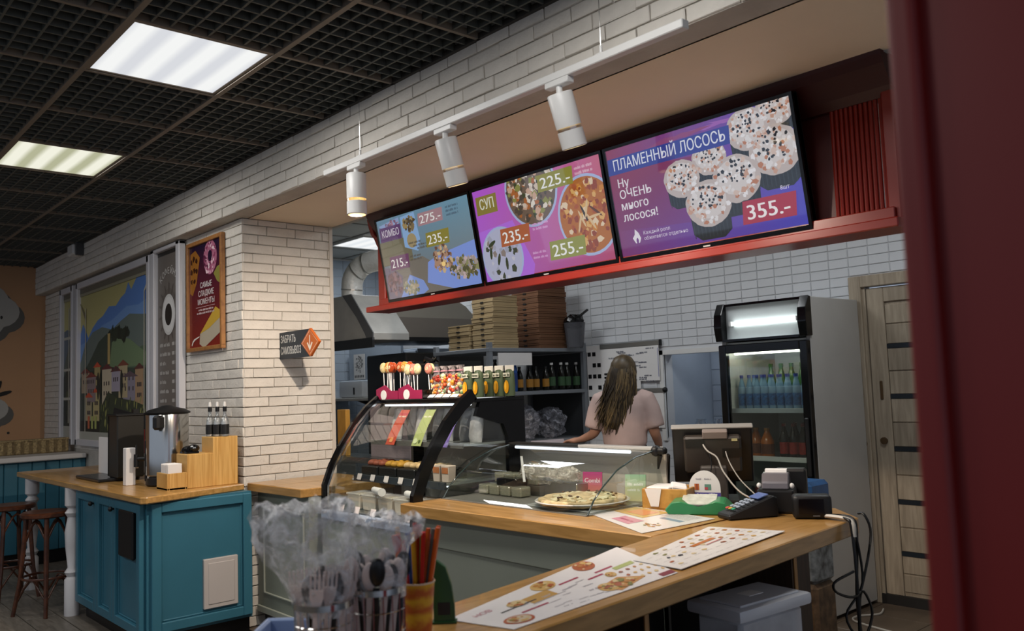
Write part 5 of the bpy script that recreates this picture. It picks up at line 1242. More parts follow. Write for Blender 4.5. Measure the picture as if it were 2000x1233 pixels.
def bottle(kind, x, y, z, lab, grp, body, cap, label, h=.23, r=.031, tr=True):
    b = thing(kind, lab, 'bottle', (x, y, z), group=grp)
    part('body', B().lathe([(0, 0), (r*.9, 0), (r, .01), (r, h*.58), (r*.55, h*.8), (r*.38, h*.88), (r*.38, h*.93)], seg=12), body, b, 40)
    part('cap', B().cyl((0, 0, h*.92), (0, 0, h), r*.44, seg=10), cap, b)
    part('label', B().lathe([(r*1.02, h*.15), (r*1.02, h*.48)], seg=12, closed=False), label, b)
    return b
blue = mat('water bottle', '#86a9c6', .08, alpha=.7); bcap = mat('blue cap', '#23398a', .4); blab = mat('water label', '#2a5f96', .4, noise=.6, nscale=60)
b0 = bottle('water_bottle', -3.185, 4.83, SHZ[0]+.012, 'blue capped water bottle in the top row of the drinks fridge', 'water bottles in the fridge', blue, bcap, blab, .23, .027)
for k in range(1, 9): dup(b0, (-3.185+.056*k, 4.83, SHZ[0]+.012))
for k in range(8): dup(b0, (-3.15+.06*k, 4.92, SHZ[0]+.012))
gb = mat('green bottle', '#2e5a2a', .2); b1 = bottle('green_bottle', -3.10, 5.05, SHZ[0]+.012, 'taller green bottle behind the water bottles in the fridge', 'green bottles at the back of the fridge', gb, gb, mat('green label', '#57702f', .4), .30, .034)
for k in range(1, 6): dup(b1, (-3.10+.075*k, 5.05, SHZ[0]+.012))
cola = mat('cola', '#120a08', .1); rc = mat('red cap', '#8a1a16', .4); rl = mat('red label', '#8a2018', .4, noise=.4, nscale=50)
b2 = bottle('cola_bottle', -2.90, 4.83, SHZ[1]+.012, 'dark cola bottle with red label on the second fridge shelf', 'cola bottles in the fridge', cola, rc, rl, .22, .03)
for k in range(1, 4): dup(b2, (-2.90+.066*k, 4.83, SHZ[1]+.012))
for k in range(3): dup(b2, (-2.88+.066*k, 4.93, SHZ[1]+.012))
oj = mat('orange drink', '#a8591c', .15); b3 = bottle('orange_drink', -3.02, 4.83, SHZ[1]+.012, 'squat orange drink bottle on the second fridge shelf', 'orange drinks in the fridge', oj, mat('orange cap', '#b5762c', .4), mat('brown label', '#5c2e16', .4), .19, .042)
dup(b3, (-3.12, 4.86, SHZ[1]+.012))
cans = [mat('can dark', '#1c1f24', .25, metal=.5, noise=.4, nscale=40), mat('can red', '#6b1c1c', .25, metal=.5, noise=.4, nscale=40), mat('can green', '#2c4a2e', .25, metal=.5, noise=.4, nscale=40)]
for s_ in (2, 3):
    for k in range(8):
        c = k % 3
        solo('drink_can', B().lathe([(0, 0), (.026, 0), (.03, .008), (.03, .11), (.025, .12), (0, .118)], seg=12), cans[c], '%s drink can on the %s fridge shelf' % (('dark', 'red', 'green')[c], ('third', 'lowest')[s_-2]), 'can', (-3.17+.065*k, 4.84, SHZ[s_]+.012), None, 'cans on the %s fridge shelf' % ('third', 'lowest')[s_-2], 40)

# ---- rack with pizza boxes
rk = thing('storage_rack', 'grey steel storage rack along the tiled wall with two visible shelves', 'rack', (-5.45, 4.86, 0))
for x in (-.35, .345):
    for y in (-.56, .50): part('post', B().box(x-.018, y-.018, 0, x+.018, y+.018, 1.80), grey_metal_m, rk)
for z in (.30, .97, 1.375, 1.725): part('shelf', B().box(-.37, -.58, z, .365, .52, z+.03, .003), grey_metal_m, rk)
part('wall_panel', B().box(-.37, .52, 1.0, .365, .53, 1.72), mat('rack back', '#3e4144', .6), rk)
kraft = [mat('kraft box light', '#a58f6a', .75, noise=.08, nscale=8, rand=.08), mat('kraft box tan', '#9a6f42', .75, noise=.08, nscale=8, rand=.08), mat('kraft box brown', '#6d4a32', .75, noise=.08, nscale=8, rand=.08)]
def pbox(x, y, z, s, h, m, lab, grp, rz):
    t = thing('pizza_box', lab, 'pizza box', (x, y, z), rz, grp)
    part('tray', B().box(-s/2, -s/2, 0, s/2, s/2, h*.62, .001), m, t); part('lid', B().box(-s/2-.002, -s/2-.003, h*.62+.002, s/2+.002, s/2+.002, h-.002, .001), m, t)
    part('tab', B().box(-.02, -s/2-.005, h*.5, .02, -s/2-.003, h*.8), dark_m, t)
    return t
zr = 1.756
def pile(x, y, n, s, h, m, desc, grp):
    for k in range(n):
        pos = 'topmost of' if k == n-1 else 'lowest of' if k == 0 else ('second', 'third', 'fourth', 'fifth', 'sixth', 'seventh', 'eighth', 'ninth', 'tenth', 'eleventh', 'twelfth')[k-1]+' from the bottom of'
        pbox(x+rnd.uniform(-.006, .006), y+rnd.uniform(-.006, .006), zr+k*h, s, h, m, desc[0]+', '+pos+' '+desc[1], grp, rnd.uniform(-.02, .02))
pile(-5.26, 4.50, 10, .26, .043, kraft[0], ('pale pizza box', 'the tall pale stack on the rack'), 'tall pale stack of pizza boxes')
pile(-5.29, 5.03, 13, .33, .044, kraft[2], ('brown pizza box', 'the tall brown stack on the rack'), 'tall brown stack of pizza boxes')
pile(-5.56, 4.49, 5, .27, .042, kraft[0], ('pale pizza box', 'the low pale stack on the rack'), 'low pale stack of pizza boxes')
pile(-5.70, 4.86, 3, .2, .042, kraft[1], ('orange tan pizza box', 'the small stack at the rack end'), 'orange tan pizza boxes')
# bottles on the lower shelf
dk1 = mat('dark bottle', '#14140f', .15); 
specs = [('dark syrup bottle', dk1, '#8a6a2a', .26, .034)]*2+[('tall blue syrup bottle', mat('blue syrup', '#1f4f9a', .15), '#1c3a7a', .31, .04)]+[('amber syrup bottle', dk1, '#a8762a', .2, .03)]*4+[('dark sauce bottle with white cap', dk1, '#3a5a3a', .23, .032)]*4
for k, (nm, body, lc, h, r) in enumerate(specs):
    bottle('syrup_bottle', -5.16-.02*(k % 2), 4.40+.092*k, 1.406, nm+' on the middle shelf of the rack', nm+'s on the rack', body, white_m if 'white' in nm else black_m, mat('lab '+lc, lc, .5), h, r)
solo('white_card', B().box(-.01, -.18, 0, .0, .18, .10), paper_m, 'strip of white card hanging under the upper rack shelf', 'card', (-5.08, 4.55, 1.615))
fb = film('grey polythene', '#9a9ca6', .6)
for k, (y, h) in enumerate(((4.50, .26), (4.80, .28), (5.10, .25))):
    solo('polythene_bundle', B().sph((0, 0, h/2), (.135, .13, h/2), 18, 12).jitter(.022), fb, ('first', 'second', 'third')[k]+' crumpled grey polythene bundle on the low rack shelf, counted from the showcase', 'bag', (-5.28, y, 1.002))
solo('white_sack', B().box(-.1, -.14, 0, .1, .14, .11, .03).jitter(.012), mat('white sack', '#aaa0a4', .7), 'folded white sack in front of the polythene bundles', 'sack', (-4.92, 4.72, .901))
solo('prep_table', B().box(-.16, -.45, .86, .16, .5, .9, .004).box(-.14, -.43, 0, -.1, -.39, .86).box(.1, -.43, 0, .14, -.39, .86).box(-.14, .44, 0, -.1, .48, .86).box(.1, .44, 0, .14, .48, .86), steel_m, 'narrow steel prep table beside the rack', 'table', (-4.90, 4.85, 0))
# utensil holder
t = thing('waste_bucket', 'black plastic bag lined holder with a scoop on the rack corner', 'holder', (-5.02, 5.18, 1.756))
part('tub', B().lathe([(0, 0), (.07, 0), (.09, .2), (.092, .21)], seg=16), mat('smoky plastic', '#55565b', .3, alpha=.7), t, 40)
part('bag', B().sph((0, 0, .22), (.085, .085, .06), 14, 8).jitter(.012), gloss_black_m, t)
part('scoop_handle', B().beam((.02, .0, .24), (.14, .02, .31), .02, .014), black_m, t)
# order rail and papers on the wall
t = thing('order_rail', 'aluminium order rail with white slips on the tiled wall, upper one', 'order rail', (-4.6, YT-.012, 1.735)); al = mat('aluminium', '#9c9b97', .35, metal=.8)
part('rail', B().box(-.32, -.02, 0, .32, .0, .04, .004), al, t); part('end_cap', B().box(.32, -.024, -.004, .335, .0, .044, .003), black_m, t)
for k, (x, w, h) in enumerate(((-.18, .26, .30), (.02, .18, .34), (.21, .2, .28))):
    part('slip', B().box(x-w/2, -.012-.002*k, -h, x+w/2, -.011-.002*k, .004), paper_m, t)
P = Print()
for k in range(26): P.scrawl(rnd.uniform(-.3, .2), rnd.uniform(-.3, -.02), .08, .012, '#6d6f7a', 1)
for k in range(7): P.rect(-.28, -.22-.03*k, -.22, -.205-.03*k, '#1c1c1e', 1)
P.rect(.30, -.25, .304, -.02, '#3a4a9a', 1); P.build('writing', print_m, t, (0, -.017, 0), (1, 0, 0), (0, 0, 1))
t = thing('order_rail', 'short order rail with hanging slips behind the worker, lower one', 'order rail', (-4.45, YT-.012, 1.36))
part('rail', B().box(-.2, -.02, 0, .2, .0, .035, .004), al, t); part('end_cap', B().sph((.2, -.01, .018), .022, 10, 8), black_m, t)
for x, w, h in ((-.05, .16, .3), (.12, .13, .28)): part('slip', B().box(x-w/2, -.012, -h, x+w/2, -.011, .004), paper_m, t)
t = thing('label_chart', 'white wall chart with rows of small black stickers beside the rack', 'chart', (-5.0, YT-.012, 1.05))
part('sheet', B().box(-.09, -.004, 0, .09, .0, .72), paper_m, t)
for r in range(7):
    for c in range(3):
        if (r*3+c) % 5: part('sticker', B().box(-.075+.055*c, -.006, .06+.095*r, -.037+.055*c, -.004, .095+.095*r), black_m, t)
# hatch things
t = thing('hatch_shelf', 'small dark shelf unit inside the tiled hatch', 'shelf', (-3.62, YT+.45, 1.50)); part('back', B().box(-.12, .0, 0, .12, .1, .15), mat('dark shelf', '#3a3f48', .5), t); part('board', B().box(-.14, -.05, -.015, .14, .12, .0), white_m, t)
solo('hatch_notice', B().box(-.09, -.004, 0, .09, .004, .20), paper_m, 'white notice with a small picture inside the hatch', 'notice', (-3.62, YT+.60, 1.24))
for k in range(6):
    solo('glass_jar', B().lathe([(0, 0), (.045, 0), (.05, .02), (.05, .11), (.04, .125), (.04, .14)], seg=16), glass('jar glass', '#d8dde2', .04, .22), ('first', 'second', 'third', 'fourth', 'fifth', 'sixth')[k]+' clear glass jar from the left on the hatch sill', 'jar', (-4.08+.115*k, YT+.2+.08*(k % 2), 1.0), None, 'clear jars on the hatch sill', 40)
# ---- left side of the kitchen: hoods, duct, shelf
t = thing('extractor_hood', 'steel extractor hood beside the pillar under the bent duct', 'extractor hood', (-6.28, 3.95, 1.86))
hood_m = mat('dull steel', '#a3a29e', .45, metal=.3, noise=.12, nscale=6)
part('canopy', B().prism([(-.45, .0), (.45, .0), (.45, .06), (.12, .40), (-.45, .40)], 'y', -.25, .1, .004), hood_m, t)
part('front_skirt', B().box(-.45, -.265, -.06, .46, -.245, .02), mat('dark hood lip', '#17181a', .4), t)
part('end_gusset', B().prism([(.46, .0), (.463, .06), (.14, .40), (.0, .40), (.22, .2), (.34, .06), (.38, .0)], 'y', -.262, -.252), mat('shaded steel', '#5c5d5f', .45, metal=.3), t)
t = thing('air_duct', 'shiny bent silver air duct rising from the steel hood', 'duct', (-6.42, 3.87, 2.25))
pts = [(0, 0, 0), (0, 0, .08), (.01, .0, .16), (.05, .02, .24), (.13, .06, .30), (.24, .12, .32), (.45, .24, .33)]
part('pipe', B().tube(flow(pts, 3), .092, 20), mat('foil duct', '#d6d6d2', .4, metal=.25, bump=.5, bscale=30), t, 50)
for p, q in ((1, 2), (3, 4), (4, 5)): part('band', B().cyl(pts[p], Vector(pts[p]).lerp(Vector(pts[q]), .12), .097, seg=20), steel_m, t)
t = thing('extractor_hood', 'long steel extractor hood on the far kitchen wall behind the lollipops', 'extractor hood', (-6.65, 4.65, 1.92))
part('skirt', B().box(-.30, -.58, 0, .35, .53, .18, .003), mat('hood steel brown', '#7d766e', .45, metal=.3), t)
part('canopy', B().prism([(-.58, .18), (.53, .18), (.40, .30), (.32, .34), (-.58, .34)], 'x', -.30, .33), mat('hood steel pale', '#9a958a', .45, metal=.3), t)
part('hanger', B().cyl((.33, .56, -.1), (.33, .56, 1.0), .018, seg=8), steel_m, t); part('lip', B().box(-.3, -.58, -.035, .36, .53, 0), mat('dark hood lip', '#17181a', .4), t)
t = thing('oven_block', 'dark oven block under the long hood', 'oven', (-6.55, 4.75, 0)); part('body', B().box(-.35, -.45, .1, .3, .45, 1.78, .01), mat('oven dark', '#2f2e2d', .4, metal=.4), t); part('panel', B().box(.3, -.4, 1.2, .31, .4, 1.7), mat('oven panel', '#4a4a4a', .35, metal=.5), t); part('feet', B().box(-.3, -.4, 0, .25, .4, .1), black_m, t)
t = thing('kitchen_cupboard', 'pale blue cupboard end under the hood', 'cupboard', (-7.25, 5.2, 1.0)); part('body', B().box(-.3, -.28, 0, .3, .185, .86, .004), mat('pale blue laminate', '#a7b3c2', .4), t); part('door', B().box(-.29, -.295, .02, .29, -.28, .84, .003), mat('pale blue laminate', '#a7b3c2', .4), t); part('legs', B().box(-.28, -.26, -1.0, -.24, .18, 0).box(.24, -.26, -1.0, .28, .18, 0), steel_m, t)
t = thing('steel_shelf', 'steel work shelf beside the pillar holding the towel dispenser', 'shelf', (-7.55, 4.6, 1.36))
part('board', B().box(-.65, -.2, 0, .65, .25, .03, .004), hood_m, t); part('bracket', B().prism([(-.2, 0), (.2, 0), (.2, -.16)], 'x', .3, .33), mat('dark bracket', '#33312f', .5), t); part('leg', B().box(-.64, -.18, -1.36, -.6, .24, 0).box(.6, -.18, -1.36, .64, .24, 0), steel_m, t)
t = thing('towel_dispenser', 'white paper towel dispenser on the steel shelf', 'dispenser', (-7.48, 4.55, 1.391)); part('case', B().box(-.2, -.1, 0, .24, .12, .17, .025, 2), mat('dispenser plastic', '#b9c2cc', .3), t, 40); part('slot', B().box(.08, -.103, .03, .11, -.098, .1, .004), black_m, t)
solo('tiled_splashback', B().box(-.5, .0, 0, .5, .03, .52), mat('pale blue glazed tile', '#a6b2c0', .2), 'pale blue tiled splashback panel above the steel shelf', 'panel', (-7.65, 4.86, 1.391))
t = thing('wall_notice', 'white wall notice with a printed pattern beside the pillar', 'notice', (-7.92, 4.845, 1.58)); part('sheet', B().box(-.11, -.002, 0, .11, .002, .27), paper_m, t)
P = Print(); P.speck(0, .16, .08, .09, 60, ['#6d6a68', '#8a8784'], .009, 1)
for k in range(6): P.rect(-.09+.032*k, .02, -.07+.032*k, .045, '#4a4846', 1)
P.build('print', print_m, t, (0, -.003, 0), (1, 0, 0), (0, 0, 1))
solo('yellow_board', B().box(-.07, -.02, 0, .05, .02, .34, .004), wood('yellow board', '#a8782c', '#bd8c3a', (4, 4, 1), .5), 'narrow yellow wooden board standing beside the pillar under the steel shelf', 'board', (-5.62, 3.30, .981))
solo('pink_sheet', B().box(-.3, -.004, 0, .3, .004, .40), mat('pinkish sheet', '#a8979b', .6, noise=.1, nscale=10), 'pale pink protective sheet hanging behind the tall showcase', 'sheet', (-5.05, 3.36, .981))
solo('board_stand', B().box(-.5, -.1, .94, .5, .12, .98).box(-.48, -.08, 0, -.44, .1, .94).box(.44, -.08, 0, .48, .1, .94), steel_m, 'slim steel stand behind the tall showcase', 'stand', (-5.3, 3.36, 0))
# ================================================================ WORKER
pz = thing('person', 'person with long brown hair, pale pink shirt and dark apron, seen from behind', 'person', (-4.06, 4.66, 0), .56)
skin = mat('skin', '#b98a72', .5, noise=.06, nscale=12)
def skin_body():
    me = bpy.data.meshes.new('body'); V = []; E_ = []; R = []
    def v(p, r, frm=None):
        V.append(p); R.append(r); i = len(V)-1
        if frm is not None: E_.append((frm, i))
        return i
    pel = v((0, 0, .93), (.13, .095))
    sp = v((0, .0, 1.08), (.115, .08), pel); ch = v((0, -.01, 1.25), (.13, .09), sp); nk0 = v((0, -.015, 1.37), (.06, .055), ch); nk = v((.005, .0, 1.42), (.05, .05), nk0)
    hd = v((.012, .02, 1.50), (.07, .085), nk); v((.015, .02, 1.58), (.062, .075), hd)
    for s in (-1, 1):
        sh = v((s*.145, -.01, 1.335), (.055, .055), ch); 
        el = v((s*.215, -.02, 1.09), (.04, .04), sh)
        if s < 0: fa = v((-.30, .05, 1.055), (.034, .03), el); wr = v((-.37, .12, 1.035), (.024, .02), fa); pm = v((-.415, .16, 1.03), (.034, .017), wr); base = Vector((-.44, .18, 1.03)); dr = Vector((-.75, .66, -.05)).normalized(); sd = Vector((.66, .75, 0))
        else: fa = v((.225, .10, 1.0), (.034, .03), el); wr = v((.20, .20, .96), (.024, .02), fa); pm = v((.19, .26, .95), (.034, .017), wr); base = Vector((.185, .29, .95)); dr = Vector((-.2, .97, -.1)).normalized(); sd = Vector((-.97, -.2, 0))
        for k, (o, l) in enumerate(((-.026, .06), (-.009, .072), (.009, .068), (.026, .052))):
            a = v(tuple(base+sd*o), (.009, .009), pm); b_ = v(tuple(base+sd*o+dr*l*.5+Vector((0, 0, -.006))), (.0085, .0085), a); v(tuple(base+sd*o+dr*l+Vector((0, 0, -.022))), (.0075, .0075), b_)
        a = v(tuple(base-dr*.03+sd*.034), (.01, .01), pm); v(tuple(base+dr*.01+sd*.052+Vector((0, 0, -.01))), (.009, .009), a)
        hp = v((s*.09, 0, .86), (.085, .085), pel); kn = v((s*.10, .01, .49), (.055, .055), hp); an = v((s*.10, -.02, .09), (.036, .036), kn); v((s*.11, .10, .04), (.035, .03), an)
    me.from_pydata(V, E_, [])
    o = put('body', me, pz); me.materials.append(skin)
    bpy.context.view_layer.objects.active = o
    md = o.modifiers.new('skin', 'SKIN'); md.use_smooth_shade = True
    if not me.skin_vertices: 
        try: me.attributes
        except Exception: pass
    if me.skin_vertices:
        for i, r in enumerate(R): me.skin_vertices[0].data[i].radius = r
        me.skin_vertices[0].data[0].use_root = True
    sb = o.modifiers.new('smooth', 'SUBSURF'); sb.levels = 2; sb.render_levels = 2
    return o
body = skin_body()
shirt_m = mat('pale pink shirt', '#c9aea6', .75, noise=.06, nscale=10, bump=.25, bscale=14)
b = B()
b.loft([((0, 0, .985), (.135, .10)), ((0, -.004, 1.02), (.158, .118)), ((0, -.012, 1.10), (.162, .118)), ((0, -.018, 1.20), (.172, .118)), ((0, -.016, 1.28), (.182, .112)), ((0, -.012, 1.335), (.178, .098)), ((0, -.008, 1.375), (.13, .075)), ((.002, -.006, 1.40), (.07, .06)), ((.004, -.004, 1.42), (.06, .056))], 24, up=(1, 0, 0))
for s in (-1, 1): b.loft([((s*.11, -.01, 1.335), .07), ((s*.16, -.012, 1.32), .076), ((s*.19, -.015, 1.25), .072), ((s*.212, -.018, 1.165), .070), ((s*.222, -.018, 1.125), .068)], 16)
o = part('shirt', b, shirt_m, pz, 60); m_ = o.modifiers.new('merge', 'REMESH'); m_.mode = 'VOXEL'; m_.voxel_size = .011; m_.use_smooth_shade = True
m2 = o.modifiers.new('relax', 'SMOOTH'); m2.iterations = 6; m2.factor = .5
part('collar', B().loft([((.003, -.004, 1.405), (.068, .062)), ((.004, -.002, 1.425), (.064, .058)), ((.004, 0, 1.43), (.058, .054))], 18, up=(1, 0, 0)), shirt_m, pz, 60)
dkc = mat('dark trousers', '#1b1c20', .8)
part('apron', B().loft([((0, .0, .62), (.19, .14)), ((0, .0, .80), (.185, .135)), ((0, 0, .93), (.16, .125)), ((0, 0, .975), (.148, .115))], 24, up=(1, 0, 0)), mat('charcoal apron', '#232326', .8), pz, 60)
part('waistband', B().loft([((0, 0, .965), (.15, .117)), ((0, 0, 1.0), (.152, .119))], 24, up=(1, 0, 0)), mat('grey apron band', '#45423c', .8), pz, 60)
part('apron_bow', B().sph((-.03, -.125, .975), (.035, .014, .016), 10, 6).sph((.03, -.125, .975), (.035, .014, .016), 10, 6).obox((-.02, -.13, .92), (.03, .006, .09), (0, .15, 0)).obox((.025, -.13, .91), (.03, .006, .10), (0, -.12, 0)), mat('beige tie', '#9a8470', .8), pz, 60)
for s in (-1, 1):
    part('trouser_leg', B().loft([((s*.09, 0, .86), .098), ((s*.10, .01, .49), .075), ((s*.10, -.01, .08), .07)], 14), dkc, pz, 60)
    part('shoe', B().box(s*.105-.045, -.08, 0, s*.105+.045, .17, .075, .025, 2), mat('white shoe', '#b5b3b0', .6), pz, 60)
hair_m = [mat('brown hair', '#4b3d28', .45, noise=.35, nscale=30), mat('dark hair', '#2f2518', .45, noise=.35, nscale=30), mat('light hair', '#6b5839', .45, noise=.3, nscale=30)]
hb = B().loft([((.012, .0, 1.645), (.02, .02)), ((.012, -.005, 1.625), (.062, .068)), ((.012, -.01, 1.585), (.088, .092)), ((.01, -.016, 1.53), (.098, .098)), ((.005, -.03, 1.47), (.096, .085)), ((-.004, -.055, 1.41), (.10, .066)), ((-.014, -.078, 1.33), (.105, .05)), ((-.03, -.10, 1.24), (.095, .038)), ((-.045, -.112, 1.17), (.07, .026)), ((-.055, -.115, 1.12), (.03, .012))], 22, up=(1, 0, 0))
part('hair', hb, hair_m[0], pz, 80)
r3 = random.Random(5)
for q in range(3):
    b = B()
    for k in range(75):
        a = r3.uniform(-1.45, 1.45); x0 = .095*math.sin(a); y0 = -.085*math.cos(a)
        L = r3.uniform(.30, .52); xe = x0*1.15-.04-r3.uniform(0, .06); pts = []; w1, w2 = r3.uniform(.008, .018), r3.uniform(0, 6)
        for j in range(9):
            f = j/8; z = 1.60-f*L; sq = min(1, f*4)
            xx = x0*(.75+.25*sq)+(xe-x0)*f*f+w1*f*math.sin(w2+f*9); yy = (y0*(.7+.3*sq)-.02)*(1-f*.35)-.062*min(1, f*1.3)
            pts.append((xx+.01, yy, z))
        b.tube(pts, [.004, .006, .007, .007, .007, .006, .005, .004, .0015], 5)
    part('hair_lock', b, hair_m[q], pz, 80)['kind'] = 'stuff'

# ================================================================ FOREGROUND: CUTLERY, STRAWS
CT = .901
fork_w = mat('white plastic cutlery', '#c7b8b4', .35); fork_b = mat('black plastic cutlery', '#141415', .3)
def utensil(loc, rx, ry, rz, m, kind, lab, grp):
    b = B().box(-.007, -.002, 0, .007, .002, .12, .001)
    if kind == 'fork':
        b.prism([(-.007, .12), (.007, .12), (.014, .14), (.014, .155), (-.014, .155), (-.014, .14)], 'y', -.002, .002)
        for k in range(4): b.box(-.014+.0085*k, -.0015, .155, -.0105+.0085*k, .0015, .185)
    else: b.sph((0, 0, .152), (.017, .006, .03), 12, 8)
    o = solo('plastic_'+kind, b, m, lab, kind, loc, (rx, ry, rz), grp, 40); return o
def wirebasket(cx, cy, r, h, lab, grpname):
    t = thing('cutlery_basket', lab, 'basket', (cx, cy, CT))
    for z, rr in ((.004, .004), (h*.35, .0015), (h*.68, .0015)):
        part('ring', B().tube([(r*math.cos(2*PI*k/24), r*math.sin(2*PI*k/24), z) for k in range(24)], max(rr, .0015), 5, True), chrome_m, t, 60)
    part('rim_band', B().lathe([(r+.001, h-.008), (r+.003, h-.008), (r+.003, h+.004), (r+.001, h+.004)], seg=28, closed=False), chrome_m, t, 60)
    for k in range(18):
        a = 2*PI*k/18; part('wire', B().cyl((r*math.cos(a), r*math.sin(a), 0), (r*math.cos(a), r*math.sin(a), h), .0013, seg=5), chrome_m, t)
    part('floor', B().lathe([(0, 0), (r, 0), (r, .002), (0, .002)], seg=20), chrome_m, t)
RV = Vector((RT.x, RT.y, 0)).normalized()      # along the picture's horizontal, for laying the two baskets side by side
c1 = Vector((-1.598, .882, 0)); c2 = c1+RV*.098+Vector((-.747, .665, 0))*.068
wirebasket(c1.x, c1.y, .058, .125, 'chrome wire basket of white plastic forks in the foreground, left one', 'a')
wirebasket(c2.x, c2.y, .058, .135, 'chrome wire basket of black and white spoons in the foreground, right one', 'b')
for k in range(13):
    a = 2*PI*k/13*1.0; rr = .02+.022*(k % 3)/2
    utensil((c1.x+rr*math.cos(a), c1.y+rr*math.sin(a), CT+.005), -.10*math.sin(a), .10*math.cos(a), .84, fork_w if k % 5 else fork_b, 'fork' if k % 5 else 'spoon', 'white plastic fork in the left wire basket' if k % 5 else 'black plastic spoon in the left wire basket', 'cutlery in the left basket, '+('forks' if k % 5 else 'spoons'))
for k in range(16):
    a = 2*PI*k/16; rr = .02+.022*(k % 3)/2; w_ = k % 2
    utensil((c2.x+rr*math.cos(a), c2.y+rr*math.sin(a), CT+.005+.01*(k % 3)), -.12*math.sin(a), .12*math.cos(a), .84, fork_w if w_ else fork_b, 'spoon', ('white' if w_ else 'black')+' plastic spoon in the right wire basket', 'cutlery in the right basket, '+('white' if w_ else 'black'))
def bag(cx, cy, zs, lab, seed, lean, fac):
    r4 = random.Random(seed); b = B(); n = 40; rings = []
    for z, r, lx in zs:
        ring = []
        for k in range(n):
            a = 2*PI*k/n; rr = r*(1+.10*math.sin(3*a+z*30+seed)+.06*math.sin(7*a-z*50)+r4.uniform(-.05, .05))
            p = Vector((cx, cy, CT+z+(r4.uniform(-.012, .012) if z > .2 else 0)))+RV*(rr*math.cos(a)+lx)+Vector((-RV.y, RV.x, 0))*rr*.75*math.sin(a); ring.append(b.bm.verts.new(p))
        rings.append(ring)
    for a, c in zip(rings, rings[1:]):
        for k in range(n): b.bm.faces.new((a[k], a[(k+1) % n], c[(k+1) % n], c[k]))
    return solo('plastic_bag', b, film('cutlery bag film', '#dcdcde', fac), lab, 'plastic bag', None, None, None, 70)
bag(c1.x, c1.y, [(.10, .054, 0), (.14, .063, -.005), (.18, .075, -.02), (.22, .086, -.028), (.25, .098, -.034), (.29, .104, -.034), (.32, .098, -.03), (.325, .08, -.028), (.305, .05, -.028)], 'crumpled clear plastic bag pulled over the left cutlery basket', 2, -.03, .32)
bag(c2.x, c2.y, [(.115, .055, 0), (.15, .062, .002), (.19, .066, .004), (.22, .07, .006), (.25, .078, .012), (.275, .08, .014), (.285, .066, .012), (.27, .04, .01)], 'crumpled clear plastic bag pulled over the right cutlery basket', 5, .02, .27)
# blue tub with white sticks
t = thing('plastic_tub', 'pale blue plastic tub of stirrers at the bottom edge of the picture', 'tub', (-1.70, .875, .901), .84)
part('tub', B().box(-.07, -.05, 0, .07, .05, .004).box(-.075, -.055, 0, .075, -.05, .06, .002).box(-.075, .05, 0, .075, .055, .06, .002).box(-.075, -.05, 0, -.07, .05, .06, .002).box(.07, -.05, 0, .075, .05, .06, .002), mat('pale blue plastic', '#8b9dc0', .35), t)
part('rim', B().box(-.082, -.062, .056, .082, -.053, .062, .002).box(-.082, .053, .056, .082, .062, .062, .002).box(-.082, -.053, .056, -.073, .053, .062, .002).box(.073, -.053, .056, .082, .053, .062, .002), mat('pale blue plastic', '#8b9dc0', .35), t)
for k in range(10):
    a = rnd.uniform(-.4, .4); solo('wooden_stirrer', B().box(-.0025, -.001, 0, .0025, .001, .10).xf(Matrix.Rotation(.6+a*.5, 4, 'Y')), mat('white stick', '#c4bfb8', .6), 'thin white stirrer in the pale blue tub', 'stirrer', (-1.70+RV.x*(.02+.006*k-.03), .875+RV.y*(.02+.006*k-.03)+.002*k, .908), (0, 0, .84+a), 'stirrers in the pale blue tub')
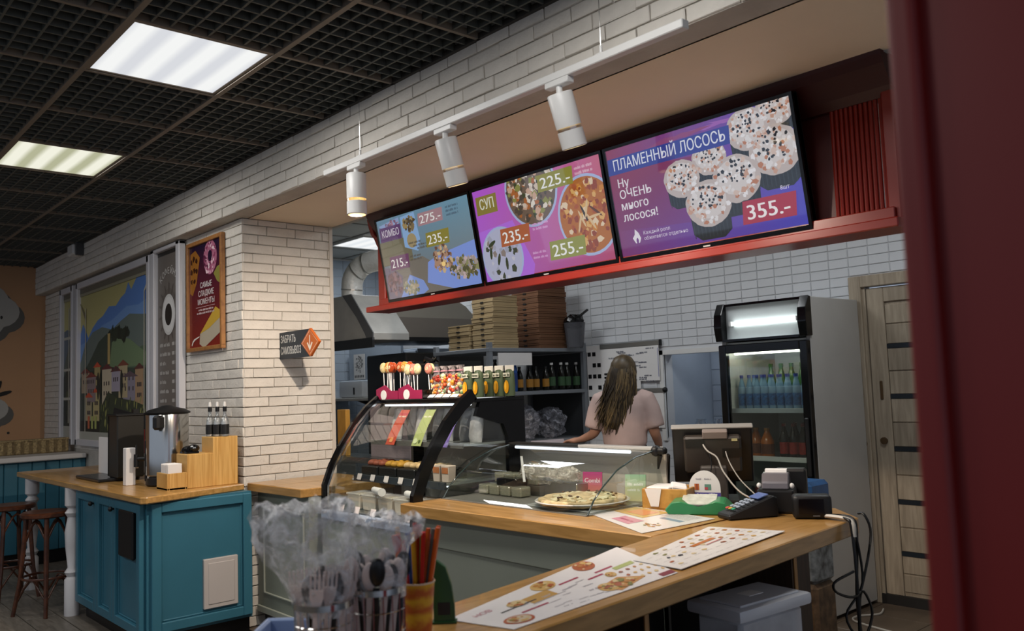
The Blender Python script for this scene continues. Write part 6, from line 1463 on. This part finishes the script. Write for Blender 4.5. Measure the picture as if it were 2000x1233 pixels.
# paper cup with straws
cx, cy = -1.622, 1.132
t = thing('straw_cup', 'yellow and orange patterned paper cup holding the straws', 'cup', (cx, cy, CT))
P = None
b = B().lathe([(0, 0), (.029, 0), (.029, .003), (.0385, .118), (.0375, .118), (.028, .006), (0, .006)], seg=32)
cupm = bpy.data.materials.new('sunburst cup print'); cupm.use_nodes = True
nt = cupm.node_tree; N = nt.nodes; L = nt.links; pr_ = N['Principled BSDF']; pr_.inputs['Roughness'].default_value = .45
tc = N.new('ShaderNodeTexCoord'); mp = N.new('ShaderNodeMapping'); mp.inputs['Scale'].default_value = (1, 1, 1); L.new(tc.outputs['Object'], mp.inputs['Vector'])
wv = N.new('ShaderNodeTexWave'); wv.wave_type = 'RINGS'; wv.rings_direction = 'SPHERICAL'; wv.inputs['Scale'].default_value = 9; wv.inputs['Distortion'].default_value = 3; wv.inputs['Detail'].default_value = 2; wv.inputs['Detail Scale'].default_value = 4; L.new(mp.outputs['Vector'], wv.inputs['Vector'])
rp_ = N.new('ShaderNodeValToRGB'); rp_.color_ramp.elements[0].color = lin('#b5560f')+(1,); rp_.color_ramp.elements[1].color = lin('#d6a21c')+(1,); L.new(wv.outputs['Fac'], rp_.inputs['Fac']); L.new(rp_.outputs['Color'], pr_.inputs['Base Color'])
part('cup', b, cupm, t, 40)
part('rim', B().tube([(.0385*math.cos(2*PI*k/28), .0385*math.sin(2*PI*k/28), .118) for k in range(28)], .002, 6, True), mat('cup rim', '#d6bca0', .5), t, 60)
scols = [('red', '#b81f14'), ('orange', '#cf5a16'), ('magenta', '#b01f52'), ('blue', '#1c4fa0'), ('yellow', '#cf9a1c'), ('green', '#4a8a4a'), ('grey', '#5c5a56'), ('pink', '#c4627a')]
order = [0, 1, 2, 0, 1, 3, 4, 0, 1, 5, 6, 1, 7, 0, 2, 1, 3, 4, 0, 1, 0, 2]
for k, ci in enumerate(order):
    a = 2*PI*k/len(order)*2.4; r = .008+.018*((k*7) % 5)/4; nm, c = scols[ci]
    f = (.25, .5, .75, .95)[k % 4]; lx = .2*f*math.cos(a); ly = .2*f*math.sin(a); r = .011*f
    solo('straw', B().cyl((0, 0, 0), (0, 0, rnd.uniform(.20, .238)), .0052, seg=10), mat('straw '+nm, c, .25), nm+' plastic straw in the patterned paper cup', 'straw', (cx+r*math.cos(a), cy+r*math.sin(a), CT+.008), (-ly, lx, 0), nm+' straws', 40)
# green card
t = thing('green_card', 'dark green leaf-shaped card holder standing behind the straw cup', 'card holder', (-1.662, 1.235, CT), .84); t.scale = (.72, .8, .95)
part('card', B().prism([(-.035, 0), (.035, 0), (.034, .04), (.026, .09), (.008, .135), (-.035, .16)], 'y', -.012, .012, .002), mat('dark green print', '#1f4a24', .35), t)
part('foot', B().box(-.04, -.02, 0, .04, .02, .004), mat('dark green print', '#1f4a24', .35), t)
part('black_mark', B().box(-.02, -.0135, .02, .02, -.0122, .05), black_m, t)
